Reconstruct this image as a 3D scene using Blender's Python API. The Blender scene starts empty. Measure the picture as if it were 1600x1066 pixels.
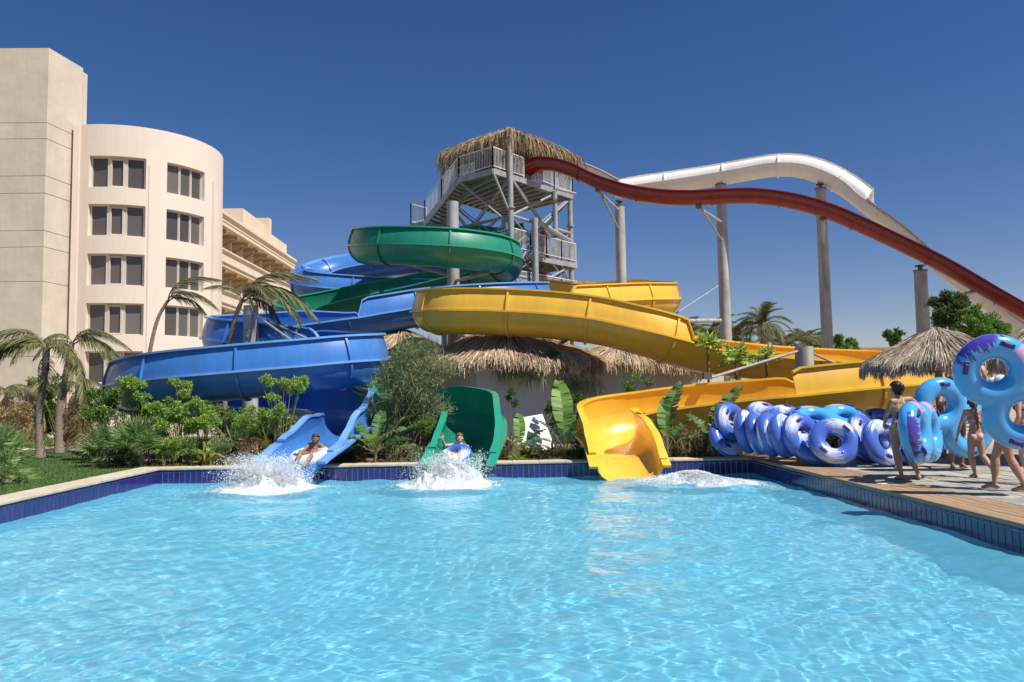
import bpy, bmesh, math, random
import numpy as np
from mathutils import Vector, Matrix, Quaternion, noise
random.seed(11); np.random.seed(11)
S = bpy.context.scene
COL = S.collection
R_ = math.radians

# ------------------------------------------------------------------ camera, world, sun, exposure
FPX = 1200.0
cam_d = bpy.data.cameras.new('camera'); cam = bpy.data.objects.new('camera', cam_d); COL.objects.link(cam)
cam_d.sensor_width = 36.0; cam_d.lens = 27.0; cam_d.clip_start = 0.05; cam_d.clip_end = 4000
CAMR = Matrix.Rotation(-math.atan(25.4 / FPX), 3, 'Z') @ Matrix.Rotation(math.pi / 2 + math.atan(84.6 / FPX), 3, 'X') @ Matrix.Rotation(-0.016, 3, 'Z')
CAMP = Vector((0, 0, 1.53))
cam.matrix_world = Matrix.Translation(CAMP) @ CAMR.to_4x4()
S.camera = cam

SUN_AZ, SUN_EL = R_(124), R_(55)          # azimuth clockwise from +Y (into the picture)
world = bpy.data.worlds.new('World'); S.world = world; world.use_nodes = True
wn = world.node_tree; bg = wn.nodes['Background']
sky = wn.nodes.new('ShaderNodeTexSky'); sky.sky_type = 'NISHITA'; sky.sun_disc = False
sky.sun_elevation = SUN_EL; sky.sun_rotation = SUN_AZ
sky.altitude = 0; sky.air_density = 1.0; sky.dust_density = 0.0; sky.ozone_density = 4.5
hs = wn.nodes.new('ShaderNodeHueSaturation'); hs.inputs['Saturation'].default_value = 1.26; hs.inputs['Hue'].default_value = 0.505
wn.links.new(sky.outputs['Color'], hs.inputs['Color']); tint = wn.nodes.new('ShaderNodeMix'); tint.data_type = 'RGBA'; tint.blend_type = 'MULTIPLY'; tint.inputs[0].default_value = 1.0; tint.inputs[7].default_value = (1.16, 0.93, 0.98, 1)
wn.links.new(hs.outputs['Color'], tint.inputs[6]); wn.links.new(tint.outputs[2], bg.inputs['Color'])
bg.inputs['Strength'].default_value = 0.058
sun_d = bpy.data.lights.new('sun', 'SUN'); sun_d.energy = 4.2; sun_d.angle = R_(0.53); sun_d.color = (1.0, 0.95, 0.87)
sun = bpy.data.objects.new('sun', sun_d); COL.objects.link(sun)
SUNV = Vector((math.sin(SUN_AZ) * math.cos(SUN_EL), math.cos(SUN_AZ) * math.cos(SUN_EL), math.sin(SUN_EL)))
sun.rotation_euler = SUNV.to_track_quat('Z', 'Y').to_euler(); sun.location = SUNV * 60
S.view_settings.view_transform = 'Standard'; S.view_settings.look = 'None'
S.view_settings.exposure = 0.55; S.view_settings.gamma = 1.0; S.view_settings.use_curve_mapping = False
S.cycles.max_bounces = 8; S.cycles.transparent_max_bounces = 12; S.cycles.transmission_bounces = 6; S.cycles.diffuse_bounces = 4; S.cycles.glossy_bounces = 3
S.cycles.caustics_reflective = False; S.cycles.caustics_refractive = True; sun_d.cycles.is_caustics_light = True; S.cycles.sample_clamp_indirect = 6.0

# ------------------------------------------------------------------ helpers
def at(px, py, Y):
    """world point on the sight line of photo pixel (px, py) at distance Y, used to measure real positions"""
    d = CAMR @ Vector(((px - 800) / FPX, (533 - py) / FPX, -1.0))
    return CAMP + d * (Y / d.y)
def gx(px, Y, z=0.0):
    d = CAMR @ Vector(((px - 800) / FPX, (533 - 615) / FPX, -1.0))
    return Vector((d.x * Y / d.y, Y, z))

ROOTLOC = {}
def mats_list(m): return m if isinstance(m, (list, tuple)) else [m]
def MO(name, v, f, mat, parent=None, smooth=False, sharp=None, midx=None, loc=None):
    """one mesh object; v in world coordinates, moved into the frame of its thing"""
    v = np.asarray(v, dtype=np.float64)
    off = Vector((0, 0, 0))
    if parent is not None: off = ROOTLOC[parent.name]
    elif loc is not None: off = Vector(loc)
    v = v - np.array(off)
    me = bpy.data.meshes.new(name)
    if isinstance(f, np.ndarray) and f.ndim == 2:
        n, k = f.shape
        me.vertices.add(len(v)); me.vertices.foreach_set('co', v.ravel())
        me.loops.add(n * k); me.loops.foreach_set('vertex_index', f.ravel().astype(np.int32))
        me.polygons.add(n); me.polygons.foreach_set('loop_start', np.arange(0, n * k, k, dtype=np.int32))
        me.polygons.foreach_set('loop_total', np.full(n, k, dtype=np.int32))
        me.update(calc_edges=True)
    else:
        me.from_pydata([tuple(p) for p in v], [], [tuple(int(i) for i in q) for q in f]); me.update()
    for m in mats_list(mat): me.materials.append(m)
    if midx is not None: me.polygons.foreach_set('material_index', np.asarray(midx, dtype=np.int32))
    if smooth:
        me.polygons.foreach_set('use_smooth', np.ones(len(me.polygons), dtype=bool))
        if sharp: me.set_sharp_from_angle(angle=R_(sharp))
    o = bpy.data.objects.new(name, me); COL.objects.link(o)
    if parent is not None:
        o.parent = parent; ROOTLOC[o.name] = off
    else:
        o.location = off; ROOTLOC[o.name] = off
    return o
def tag(o, label=None, cat=None, group=None, kind=None):
    if label: o['label'] = label
    if cat: o['category'] = cat
    if group: o['group'] = group
    if kind: o['kind'] = kind
    return o
def thing(name, label, cat, loc=(0, 0, 0), group=None, kind=None):
    o = bpy.data.objects.new(name, None); COL.objects.link(o); o.location = loc; o.empty_display_size = 0.2
    ROOTLOC[o.name] = Vector(loc)
    return tag(o, label, cat, group, kind)
def dup_child(ch, parent):
    c = ch.copy(); COL.objects.link(c); c.parent = parent; ROOTLOC[c.name] = ROOTLOC[parent.name]
    for g in ch.children:
        d = g.copy(); COL.objects.link(d); d.parent = c
    return c
def dup(root, loc, rotz=0.0, label=None, scale=1.0, rot=None):
    r = root.copy(); COL.objects.link(r); r.location = loc; ROOTLOC[r.name] = Vector(loc)
    r.rotation_euler = rot if rot is not None else (0, 0, rotz); r.scale = (scale,) * 3
    if label: r['label'] = label
    for ch in list(root.children): dup_child(ch, r)
    return r

class MB:
    """collects shapes for one mesh"""
    def __init__(s): s.v = []; s.f = []; s.m = []; s.mi = 0
    def add(s, v, f):
        b = len(s.v); s.v += [tuple(p) for p in v]; s.f += [tuple(i + b for i in q) for q in f]; s.m += [s.mi] * len(f)
    def box(s, c, d, rz=0.0, M=None):
        x, y, z = d[0] / 2, d[1] / 2, d[2] / 2
        M = M or Matrix.Rotation(rz, 3, 'Z'); c = Vector(c)
        pts = [c + M @ Vector(p) for p in ((-x, -y, -z), (x, -y, -z), (x, y, -z), (-x, y, -z), (-x, -y, z), (x, -y, z), (x, y, z), (-x, y, z))]
        s.add(pts, [(0, 3, 2, 1), (4, 5, 6, 7), (0, 1, 5, 4), (1, 2, 6, 5), (2, 3, 7, 6), (3, 0, 4, 7)])
    def bar(s, p, q, w, h=None):
        p, q = Vector(p), Vector(q); h = h or w; d = (q - p); L = d.length
        if L < 1e-6: return
        z = d / L; x = z.cross(Vector((0, 0, 1)))
        if x.length < 1e-3: x = Vector((1, 0, 0))
        x.normalize(); y = z.cross(x)
        M = Matrix((x, y, z)).transposed(); s.box((p + q) / 2, (w, h, L), M=M)
    def tube(s, pts, r, n=8, cap=True):
        pts = [Vector(p) for p in pts]; k = len(pts); rs = r if isinstance(r, (list, tuple)) else [r] * k
        b = len(s.v); prev = None
        for i, p in enumerate(pts):
            t = (pts[min(i + 1, k - 1)] - pts[max(i - 1, 0)]).normalized()
            if prev is None:
                x = t.cross(Vector((0, 0, 1)))
                if x.length < 1e-3: x = Vector((1, 0, 0))
            else: x = prev - t * prev.dot(t)
            x.normalize(); prev = x; y = t.cross(x)
            for j in range(n):
                a = 2 * math.pi * j / n
                s.v.append(tuple(p + (x * math.cos(a) + y * math.sin(a)) * rs[i]))
        for i in range(k - 1):
            for j in range(n):
                s.f.append((b + i * n + j, b + i * n + (j + 1) % n, b + (i + 1) * n + (j + 1) % n, b + (i + 1) * n + j)); s.m.append(s.mi)
        if cap:
            s.f.append(tuple(b + j for j in reversed(range(n)))); s.f.append(tuple(b + (k - 1) * n + j for j in range(n))); s.m += [s.mi] * 2
    def cyl(s, p, q, r0, r1=None, n=12): s.tube([p, q], [r0, r1 if r1 is not None else r0], n)
    def ell(s, c, rad, M=None, nu=14, nv=9):
        c = Vector(c); M = M or Matrix.Identity(3); b = len(s.v)
        s.v.append(tuple(c + M @ Vector((0, 0, -rad[2]))))
        for i in range(1, nv):
            t = -math.pi / 2 + math.pi * i / nv
            for j in range(nu):
                a = 2 * math.pi * j / nu
                s.v.append(tuple(c + M @ Vector((rad[0] * math.cos(t) * math.cos(a), rad[1] * math.cos(t) * math.sin(a), rad[2] * math.sin(t)))))
        s.v.append(tuple(c + M @ Vector((0, 0, rad[2])))); e = len(s.v) - 1; f0 = len(s.f)
        for j in range(nu): s.f.append((b, b + 1 + (j + 1) % nu, b + 1 + j))
        for i in range(nv - 2):
            for j in range(nu):
                a0 = b + 1 + i * nu; s.f.append((a0 + j, a0 + (j + 1) % nu, a0 + nu + (j + 1) % nu, a0 + nu + j))
        for j in range(nu): s.f.append((b + 1 + (nv - 2) * nu + j, b + 1 + (nv - 2) * nu + (j + 1) % nu, e))
        s.m += [s.mi] * (len(s.f) - f0)
    def prism(s, poly, z0, z1):
        n = len(poly); s.add([(x, y, z0) for x, y in poly] + [(x, y, z1) for x, y in poly],
            [tuple(reversed(range(n))), tuple(range(n, 2 * n))] + [(i, (i + 1) % n, n + (i + 1) % n, n + i) for i in range(n)])
    def build(s, name, mat, parent=None, smooth=False, sharp=None, loc=None):
        return MO(name, s.v, s.f, mat, parent, smooth, sharp, midx=s.m if isinstance(mat, (list, tuple)) else None, loc=loc)

def bevel(o, w=0.01, seg=1):
    m = o.modifiers.new('bevel', 'BEVEL'); m.width = w; m.segments = seg; m.limit_method = 'ANGLE'; return o

# ------------------------------------------------------------------ materials
MATS = {}
def mk(name, col, rough=0.55, var=0.0, vscale=3.0, col2=None, island=0.0, objr=0.0, bump=0.0, bscale=30.0, bdist=0.02, coat=0.0, transl=0.0, metal=0.0, spec=0.5, stretch=None, detail=4.0, streak=0.0):
    if name in MATS: return MATS[name]
    m = bpy.data.materials.new(name); m.use_nodes = True; MATS[name] = m
    t = m.node_tree; N = t.nodes; L = t.links; p = N['Principled BSDF']
    p.inputs['Roughness'].default_value = rough; p.inputs['Metallic'].default_value = metal
    p.inputs['Specular IOR Level'].default_value = spec; p.inputs['Coat Weight'].default_value = coat; p.inputs['Coat Roughness'].default_value = 0.08
    rgb = N.new('ShaderNodeRGB'); rgb.outputs[0].default_value = (*col, 1); c = rgb.outputs[0]
    tc = N.new('ShaderNodeTexCoord'); vec = tc.outputs['Object']
    if stretch:
        mp = N.new('ShaderNodeMapping'); mp.inputs['Scale'].default_value = stretch; L.new(vec, mp.inputs['Vector']); vec = mp.outputs[0]
    geo = None
    if col2 is not None or island:
        geo = N.new('ShaderNodeNewGeometry')
    if col2 is not None:
        mx = N.new('ShaderNodeMix'); mx.data_type = 'RGBA'; mx.inputs[7].default_value = (*col2, 1); L.new(c, mx.inputs[6])
        L.new(geo.outputs['Random Per Island'], mx.inputs[0]); c = mx.outputs[2]
    def mul(c, fac):
        mm = N.new('ShaderNodeVectorMath'); mm.operation = 'SCALE'; L.new(c, mm.inputs[0]); L.new(fac, mm.inputs['Scale']); return mm.outputs[0]
    def rng(src, a, b, lo=0.0, hi=1.0):
        r = N.new('ShaderNodeMapRange'); L.new(src, r.inputs[0]); r.inputs[1].default_value = lo; r.inputs[2].default_value = hi
        r.inputs[3].default_value = a; r.inputs[4].default_value = b; return r.outputs[0]
    if island: c = mul(c, rng(geo.outputs['Random Per Island'], 1 - island, 1 + island))
    if objr:
        oi = N.new('ShaderNodeObjectInfo'); c = mul(c, rng(oi.outputs['Random'], 1 - objr, 1 + objr))
    if var:
        nz = N.new('ShaderNodeTexNoise'); nz.inputs['Scale'].default_value = vscale; nz.inputs['Detail'].default_value = detail; L.new(vec, nz.inputs['Vector'])
        c = mul(c, rng(nz.outputs[0], 1 - var, 1 + var, 0.3, 0.7))
    if streak:
        mp2 = N.new('ShaderNodeMapping'); mp2.inputs['Scale'].default_value = (3.0, 3.0, 0.25); L.new(tc.outputs['Object'], mp2.inputs['Vector'])
        n2 = N.new('ShaderNodeTexNoise'); n2.inputs['Scale'].default_value = 1.6; n2.inputs['Detail'].default_value = 6; L.new(mp2.outputs[0], n2.inputs['Vector'])
        c = mul(c, rng(n2.outputs[0], 1 - streak, 1.0, 0.35, 0.6))
    L.new(c, p.inputs['Base Color'])
    if bump:
        nb = N.new('ShaderNodeTexNoise'); nb.inputs['Scale'].default_value = bscale; nb.inputs['Detail'].default_value = 5; L.new(vec, nb.inputs['Vector'])
        bp = N.new('ShaderNodeBump'); bp.inputs['Strength'].default_value = bump; bp.inputs['Distance'].default_value = bdist
        L.new(nb.outputs[0], bp.inputs['Height']); L.new(bp.outputs[0], p.inputs['Normal'])
    if transl:
        tr = N.new('ShaderNodeBsdfTranslucent'); L.new(c, tr.inputs['Color']); ms = N.new('ShaderNodeMixShader'); ms.inputs[0].default_value = transl
        L.new(p.outputs[0], ms.inputs[1]); L.new(tr.outputs[0], ms.inputs[2]); L.new(ms.outputs[0], N['Material Output'].inputs['Surface'])
    return m
# ------------------------------------------------------------------ ground, pool
XL, XR, YB, YF = -7.70, 5.86, 17.70, 1.2
WZ = -0.335
m_soil = mk('soil', (0.16, 0.115, 0.075), 0.95, var=0.35, vscale=1.3, bump=0.8, bscale=14)
m_sand = mk('sand', (0.42, 0.33, 0.23), 0.95, var=0.15, vscale=0.7, bump=0.4, bscale=9)
m_lawn = mk('lawn_soil', (0.055, 0.10, 0.022), 0.95, var=0.35, vscale=2.5, bump=0.6, bscale=30)
m_limest = mk('limestone', (0.56, 0.47, 0.36), 0.75, var=0.14, vscale=5, objr=0.07, bump=0.25, bscale=60, bdist=0.006)
m_plank = mk('deck_wood', (0.34, 0.225, 0.13), 0.7, var=0.22, vscale=6, objr=0.10, bump=0.3, bscale=18, bdist=0.006, stretch=(9, 0.6, 9))
m_tile = mk('cobalt_tile', (0.030, 0.025, 0.15), 0.18, var=0.15, vscale=2.0, objr=0.18, coat=0.3)
m_tile2 = mk('cobalt_trim', (0.010, 0.018, 0.10), 0.2, objr=0.15)
m_grout = mk('grout', (0.66, 0.68, 0.72), 0.9)
m_pool = mk('pool_paint', (0.30, 0.73, 0.84), 0.6, var=0.04, vscale=0.6)
m_conc = mk('concrete', (0.40, 0.37, 0.33), 0.9, var=0.12, vscale=2, bump=0.3)

def sheet(name, poly, z, mat, kind='structure'):
    o = MO(name, [(x, y, z) for x, y in poly], [tuple(range(len(poly)))], mat); o['kind'] = kind; return o
# the ground is a sheet to the horizon with the pool cut out of it
BIG = 1500.0
gv = [(-BIG, -BIG), (BIG, -BIG), (BIG, BIG), (-BIG, BIG), (XL - .02, YF), (XR + .02, YF), (XR + .02, YB + .02), (XL - .02, YB + .02)]
tag(MO('ground', [(x, y, -0.03) for x, y in gv], [(0, 1, 5, 4), (1, 2, 6, 5), (2, 3, 7, 6), (3, 0, 4, 7)], m_sand), kind='structure')
sheet('planting_bed', [(XL - .6, YB + .55), (XR + 1.5, YB + .55), (13, 21.5), (16, 30), (-14.5, 30), (-9.8, 19.8)], -0.022, m_soil)
# lawn and winding footpath, left
lawn_poly = [(XL - .55, 2.0), (XL - .55, YB + .5), (-4.3, YB + .5), (-4.3, YB + 1.0), (-9.0, YB + 1.9), (-9.8, 19.9), (-11.5, 24.2), (-16, 25.2), (-24, 20), (-34, 8), (-34, 2)]
sheet('lawn', lawn_poly, -0.016, m_lawn)
sheet('back_lawn', [(-13.5, 29.7), (-11, 29.9), (-11, 33), (-40, 38), (-40, 30)], -0.018, m_lawn)
path_c = [(-11.5, 27.2), (-14.5, 26.9), (-17.5, 26.6), (-21, 25.6), (-26, 23), (-33, 18)]
pv = []; 
for i, (x, y) in enumerate(path_c):
    a = Vector(path_c[max(i - 1, 0)]); b = Vector(path_c[min(i + 1, len(path_c) - 1)]); t = (b - a).normalized(); n = Vector((-t.y, t.x)); w = 2.4
    pv += [(x + n.x * w, y + n.y * w, 0.005), (x - n.x * w, y - n.y * w, 0.005)]
tag(MO('footpath', pv, [(2 * i, 2 * i + 1, 2 * i + 3, 2 * i + 2) for i in range(len(path_c) - 1)], mk('path_sandstone', (0.55, 0.45, 0.34), 0.9, var=0.1, vscale=3)), kind='structure')

# pool basin: floor and four walls below the water, all one painted shell
PD = -1.3
M = MB()
M.add([(XL, YF, PD), (XR, YF, PD), (XR, YB, PD), (XL, YB, PD), (XL, YF, WZ - .06), (XR, YF, WZ - .06), (XR, YB, WZ - .06), (XL, YB, WZ - .06)],
      [(0, 1, 2, 3), (0, 4, 5, 1), (1, 5, 6, 2), (2, 6, 7, 3), (3, 7, 4, 0)])
basin = tag(M.build('pool_basin', m_pool), kind='structure'); basin.cycles.is_caustics_receiver = True
# tiled upper walls: grout backing with every tile a piece of its own
def tile_wall(name, p, q, inward):
    """p-q along the wall foot; tiles 12 x 24 cm with a dark trim row under the coping"""
    p, q, inward = Vector(p), Vector(q), Vector(inward); d = (q - p); L = d.length; d.normalize()
    W = MB(); c = (p + q) / 2 - inward * 0.05
    ang = math.atan2(d.y, d.x)
    W.box((c.x, c.y, -0.225), (L, 0.10, 0.37), ang)
    w = W.build(name, m_grout); w['kind'] = 'structure'
    n = int(L / 0.1255); step = L / n
    proto = MB(); proto.box((0, 0, 0), (step - 0.0125, 0.012, 0.262))
    pt = bevel(proto.build('tile', m_tile, w), 0.003); tm = pt.data
    tr = MB(); tr.box((0, 0, 0), (step - 0.008, 0.014, 0.036)); pr = tr.build('trim_tile', m_tile2, w); trm = pr.data
    for i in range(n):
        a = p + d * (step * (i + .5)) + inward * 0.004
        near = a.y > 8.0
        if not near: continue
        o = pt if i == n - 1 else pt.copy(); o2 = pr if i == n - 1 else pr.copy()
        for k, (ob, z) in enumerate(((o, -0.224), (o2, -0.066))):
            if i != n - 1: COL.objects.link(ob); ob.parent = w
            j = random.uniform(-1, 1)
            ob.location = (a.x, a.y, z); ob.rotation_euler = (0.006 * j, 0, ang + 0.006 * random.uniform(-1, 1))
    return w
tile_wall('pool_wall', (XL, YB, 0), (XR, YB, 0), (0, -1, 0))
tile_wall('pool_wall', (XL, 6.5, 0), (XL, YB, 0), (1, 0, 0))
tile_wall('pool_wall', (XR, 6.5, 0), (XR, YB, 0), (-1, 0, 0))
M = MB(); M.box((XL + (XR - XL) / 2, YF - 0.05, -0.2), (XR - XL, .1, .4)); tag(M.build('pool_wall', m_tile), kind='structure')
# limestone coping left and back, timber edge right
cop = thing('pool_coping', 'cream limestone coping along the back and left edges of the pool', 'pool edge', (XL, YB, 0), kind='structure')
def coping_run(p, q, w, inward, step):
    p, q, inward = Vector(p), Vector(q), Vector(inward); L = (q - p).length; d = (q - p) / L; n = max(1, round(L / step)); s = L / n
    for i in range(n):
        c = p + d * (s * (i + .5)) - inward * (w / 2 - 0.03); B = MB()
        B.box((c.x, c.y, -0.018 + random.uniform(-.0015, .0015)), (s - 0.006, w, 0.05), math.atan2(d.y, d.x)); bevel(B.build('coping_stone', m_limest, cop), 0.008, 2)
coping_run((XL - .55, YB, 0), (XR + .0, YB, 0), 0.50, (0, -1, 0), 0.62)
coping_run((XL, 2.0, 0), (XL, YB - .035, 0), 0.58, (1, 0, 0), 0.62)
wood = thing('timber_edge', 'brown timber boards along the right edge of the pool', 'pool edge', (XR, YB, 0), kind='structure')
bw = 0.146
for k in range(6):
    y = 3.0 + random.uniform(0, 1.6)
    x = XR - 0.03 + bw * (k + .5)
    y0 = 2.0
    while y0 < YB + .44:
        y1 = min(y, YB + .45); B = MB(); B.box((x, (y0 + y1) / 2, -0.012 + random.uniform(-.002, .002)), (bw - 0.007, y1 - y0 - 0.006, 0.045)); bevel(B.build('board', m_plank, wood), 0.005)
        y0 = y1; y = y1 + random.choice((2.0, 2.4, 2.8))
# stone terrace on the right with irregular flagstones
m_flag = mk('flagstone', (0.36, 0.325, 0.275), 0.85, var=0.22, vscale=5, objr=0.16, bump=0.5, bscale=25, bdist=0.01)
DX0 = XR + bw * 6 - 0.02
terr = MO('terrace', [(DX0, 2, -.012), (22, 2, -.012), (22, 19.6, -.012), (9.3, 19.6, -.012), (DX0, YB + .1, -.012)], [(0, 1, 2, 3, 4)], mk('terrace_joint', (0.30, 0.27, 0.23), 0.95, var=.2, vscale=6)); terr['kind'] = 'structure'
cnt = 0
yy = 9.6
while yy < 17.4:
    xx = DX0 + 0.01; h = random.uniform(.42, .62)
    while xx < 12.6:
        w = random.uniform(.45, .95)
        if cnt < 290:
            B = MB(); j = lambda: random.uniform(-.03, .03); g = .014
            P = [(xx + g, yy + g), (xx + w * .5 + j(), yy + g + abs(j()) * .5), (xx + w - g, yy + g), (xx + w - g + j() * .4, yy + h * .5), (xx + w - g, yy + h - g), (xx + w * .5, yy + h - g - abs(j()) * .5), (xx + g, yy + h - g), (xx + g + abs(j()) * .4, yy + h * .5)]
            B.prism(P, -0.03, 0.004 + random.uniform(-.003, .003)); B.build('flagstone', m_flag, terr); cnt += 1
        xx += w
    yy += h

# water surface: real wavelets in the mesh, fine ripples in the bump
def wave_h(X, Y):
    h = np.zeros_like(X); rs = np.random.RandomState(5)
    for i in range(64):
        lam = min(0.115 * 1.066 ** i, 4.0)
        a = rs.normal(1.2, .9); k = 2 * math.pi / lam
        ph = rs.uniform(0, 6.28); amp = 0.0020 * lam ** 0.74
        w1 = 0.8 * np.sin(X * rs.uniform(.4, 1.5) + rs.uniform(0, 6)) + 0.8 * np.sin(Y * rs.uniform(.4, 1.5) + rs.uniform(0, 6)); w2 = .5 + .5 * np.sin(X * rs.uniform(.3, 1.1) + Y * rs.uniform(-.9, .9) + rs.uniform(0, 6))
        h += amp * w2 * 1.5 * np.sin(k * (math.cos(a) * X + math.sin(a) * Y) + ph + 2.2 * w1)
    # wakes round the three landings
    for cx, cy, r0, amp in ((-4.6, 16.4, 2.2, .05), (-.8, 16.4, 1.8, .05), (4.0, 16.0, 2.6, .055)):
        d = np.hypot(X - cx, Y - cy); h += amp * np.exp(-(d / r0) ** 2) * np.sin(d * 5.2 + 1.0) * 0.6
    return h
def water_mesh():
    ys = [YF]
    while ys[-1] < YB - .01: ys.append(min(YB, ys[-1] + 0.018 + 0.0016 * ys[-1]))
    ys = np.array(ys); xs = np.linspace(XL, XR, 620)
    X, Y = np.meshgrid(xs, ys); H = wave_h(X, Y)
    V = np.stack([X, Y, WZ + H], -1).reshape(-1, 3); ny, nx = X.shape
    i = (np.arange(ny - 1)[:, None] * nx + np.arange(nx - 1)[None, :]).ravel()
    return V, np.stack([i, i + 1, i + nx + 1, i + nx], 1)
def water_mat():
    """clear refracting water, slightly milky from the air the riders beat into it"""
    m = bpy.data.materials.new('pool_water'); m.use_nodes = True; t = m.node_tree; N = t.nodes; L = t.links; p = N['Principled BSDF']
    p.inputs['Base Color'].default_value = (.80, .96, .99, 1); p.inputs['Roughness'].default_value = 0.0; p.inputs['Transmission Weight'].default_value = 1.0; p.inputs['IOR'].default_value = 1.33
    tc = N.new('ShaderNodeTexCoord'); mp = N.new('ShaderNodeMapping'); mp.inputs['Scale'].default_value = (.55, 1.0, 1.0); L.new(tc.outputs['Object'], mp.inputs['Vector'])
    nz = N.new('ShaderNodeTexNoise'); nz.inputs['Scale'].default_value = 9.0; nz.inputs['Detail'].default_value = 3; nz.inputs['Roughness'].default_value = .6; nz.inputs['Distortion'].default_value = 1.2; L.new(mp.outputs[0], nz.inputs['Vector'])
    bp = N.new('ShaderNodeBump'); bp.inputs['Strength'].default_value = .5; bp.inputs['Distance'].default_value = .0032; L.new(nz.outputs[0], bp.inputs['Height']); L.new(bp.outputs[0], p.inputs['Normal'])
    df = N.new('ShaderNodeBsdfDiffuse'); df.inputs['Color'].default_value = (0.16, 0.56, 0.78, 1)
    mx = N.new('ShaderNodeMixShader'); mx.inputs[0].default_value = 0.37; L.new(p.outputs[0], mx.inputs[1]); L.new(df.outputs[0], mx.inputs[2]); L.new(mx.outputs[0], N['Material Output'].inputs['Surface']); return m
wv, wf = water_mesh()
wat = tag(MO('water', wv, wf, water_mat(), smooth=True), kind='structure'); wat.cycles.is_caustics_caster = True
# ------------------------------------------------------------------ hotel, left
m_plas = mk('pink_plaster', (0.72, 0.62, 0.525), 0.85, var=0.03, vscale=0.4, bump=0.12, bscale=4, streak=0.02)
m_plas2 = mk('sand_plaster', (0.58, 0.505, 0.41), 0.9, var=0.07, vscale=0.9, bump=0.4, bscale=2.2, bdist=0.04, streak=0.05)
m_cream = mk('cream_plaster', (0.70, 0.58, 0.43), 0.85, var=0.06, vscale=.5)
m_glass = mk('dark_glass', (0.11, 0.095, 0.085), 0.10, spec=0.5, objr=0.35)
m_frame = mk('window_frame', (0.62, 0.55, 0.47), 0.6)
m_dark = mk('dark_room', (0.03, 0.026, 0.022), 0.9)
m_groove = mk('plaster_joint', (0.34, 0.29, 0.24), 0.95)
hotel = thing('hotel', 'cream hotel block with a round stair bay of dark windows, behind the palms', 'building', (-26, 50, 0))
HX, HY, HR = -25.0, 53.6, 5.6
HZ0, HZ1 = -0.1, 19.05
WB = [at(180, p, 48.2).z for p in (599, 523.5, 446, 368.5, 293)]; WH = 2.0
def pxang(px):
    best = None
    d = at(px, 350, 1.0) - CAMP; s = d.x / d.y
    for i in range(-900, 950):
        a = math.radians(i / 10); x, y = HX + HR * math.sin(a), HY - HR * math.cos(a)
        e = abs(x / y - s)
        if (best is None or e < best[0]) and (x - 0) * math.sin(a) + (y) * -math.cos(a) < 0: best = (e, a)
    return best[1]
BAYS = [(pxang(137), pxang(227)), (pxang(260), pxang(319))]
def cp(a, r, z): return (HX + r * math.sin(a), HY - r * math.cos(a), z)
# wall of the round bay: angular grid with real openings and reveals
A0, A1 = R_(-100), R_(125)
angs = sorted(set([A0 + (A1 - A0) * i / 72 for i in range(73)] + [a for b in BAYS for a in b]))
for b in BAYS:
    angs = [a for a in angs if not (min(abs(a - b[0]), abs(a - b[1])) < R_(1.2) and a not in b)]
zs = [HZ0] + [z for w in WB for z in (w, w + WH)] + [HZ1]
M = MB()
def inbay(a): return any(b[0] < a < b[1] for b in BAYS)
for i in range(len(angs) - 1):
    for k in range(len(zs) - 1):
        if inbay((angs[i] + angs[i + 1]) / 2) and k % 2 == 1: continue
        M.add([cp(angs[i], HR, zs[k]), cp(angs[i + 1], HR, zs[k]), cp(angs[i + 1], HR, zs[k + 1]), cp(angs[i], HR, zs[k + 1])], [(0, 1, 2, 3)])
REV = 0.34
for b in BAYS:
    aa = [a for a in angs if b[0] - 1e-6 <= a <= b[1] + 1e-6]
    for w in WB:
        for i in range(len(aa) - 1):
            for z in (w, w + WH):
                q = [cp(aa[i], HR, z), cp(aa[i + 1], HR, z), cp(aa[i + 1], HR - REV, z), cp(aa[i], HR - REV, z)]
                M.add(q, [(0, 1, 2, 3)])
        for a in b: M.add([cp(a, HR, w), cp(a, HR - REV, w), cp(a, HR - REV, w + WH), cp(a, HR, w + WH)], [(0, 1, 2, 3)])
top = [cp(a, HR, HZ1) for a in angs]; M.add(top + [cp(a, HR - .3, HZ1) for a in angs], [(i, i + 1, len(angs) + i + 1, len(angs) + i) for i in range(len(angs) - 1)])
M.add([cp(a, HR - .3, HZ1 - .8) for a in angs] + [cp(a, HR - .3, HZ1) for a in angs], [(i, i + 1, len(angs) + i + 1, len(angs) + i) for i in range(len(angs) - 1)])
M.add([cp(a, HR - .3, HZ1 - .8) for a in angs], [tuple(range(len(angs)))])
M.build('round_wall', m_plas, hotel, smooth=True, sharp=30)
# slim vertical pilaster grooves between the bays and at the right end
for a, w in ((pxang(232), .09), (pxang(331), .30)):
    P = MB(); P.bar(cp(a, HR - .02, 0), cp(a, HR - .02, HZ1 - 2.4), w, .10); P.build('pilaster', m_plas, hotel)
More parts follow.
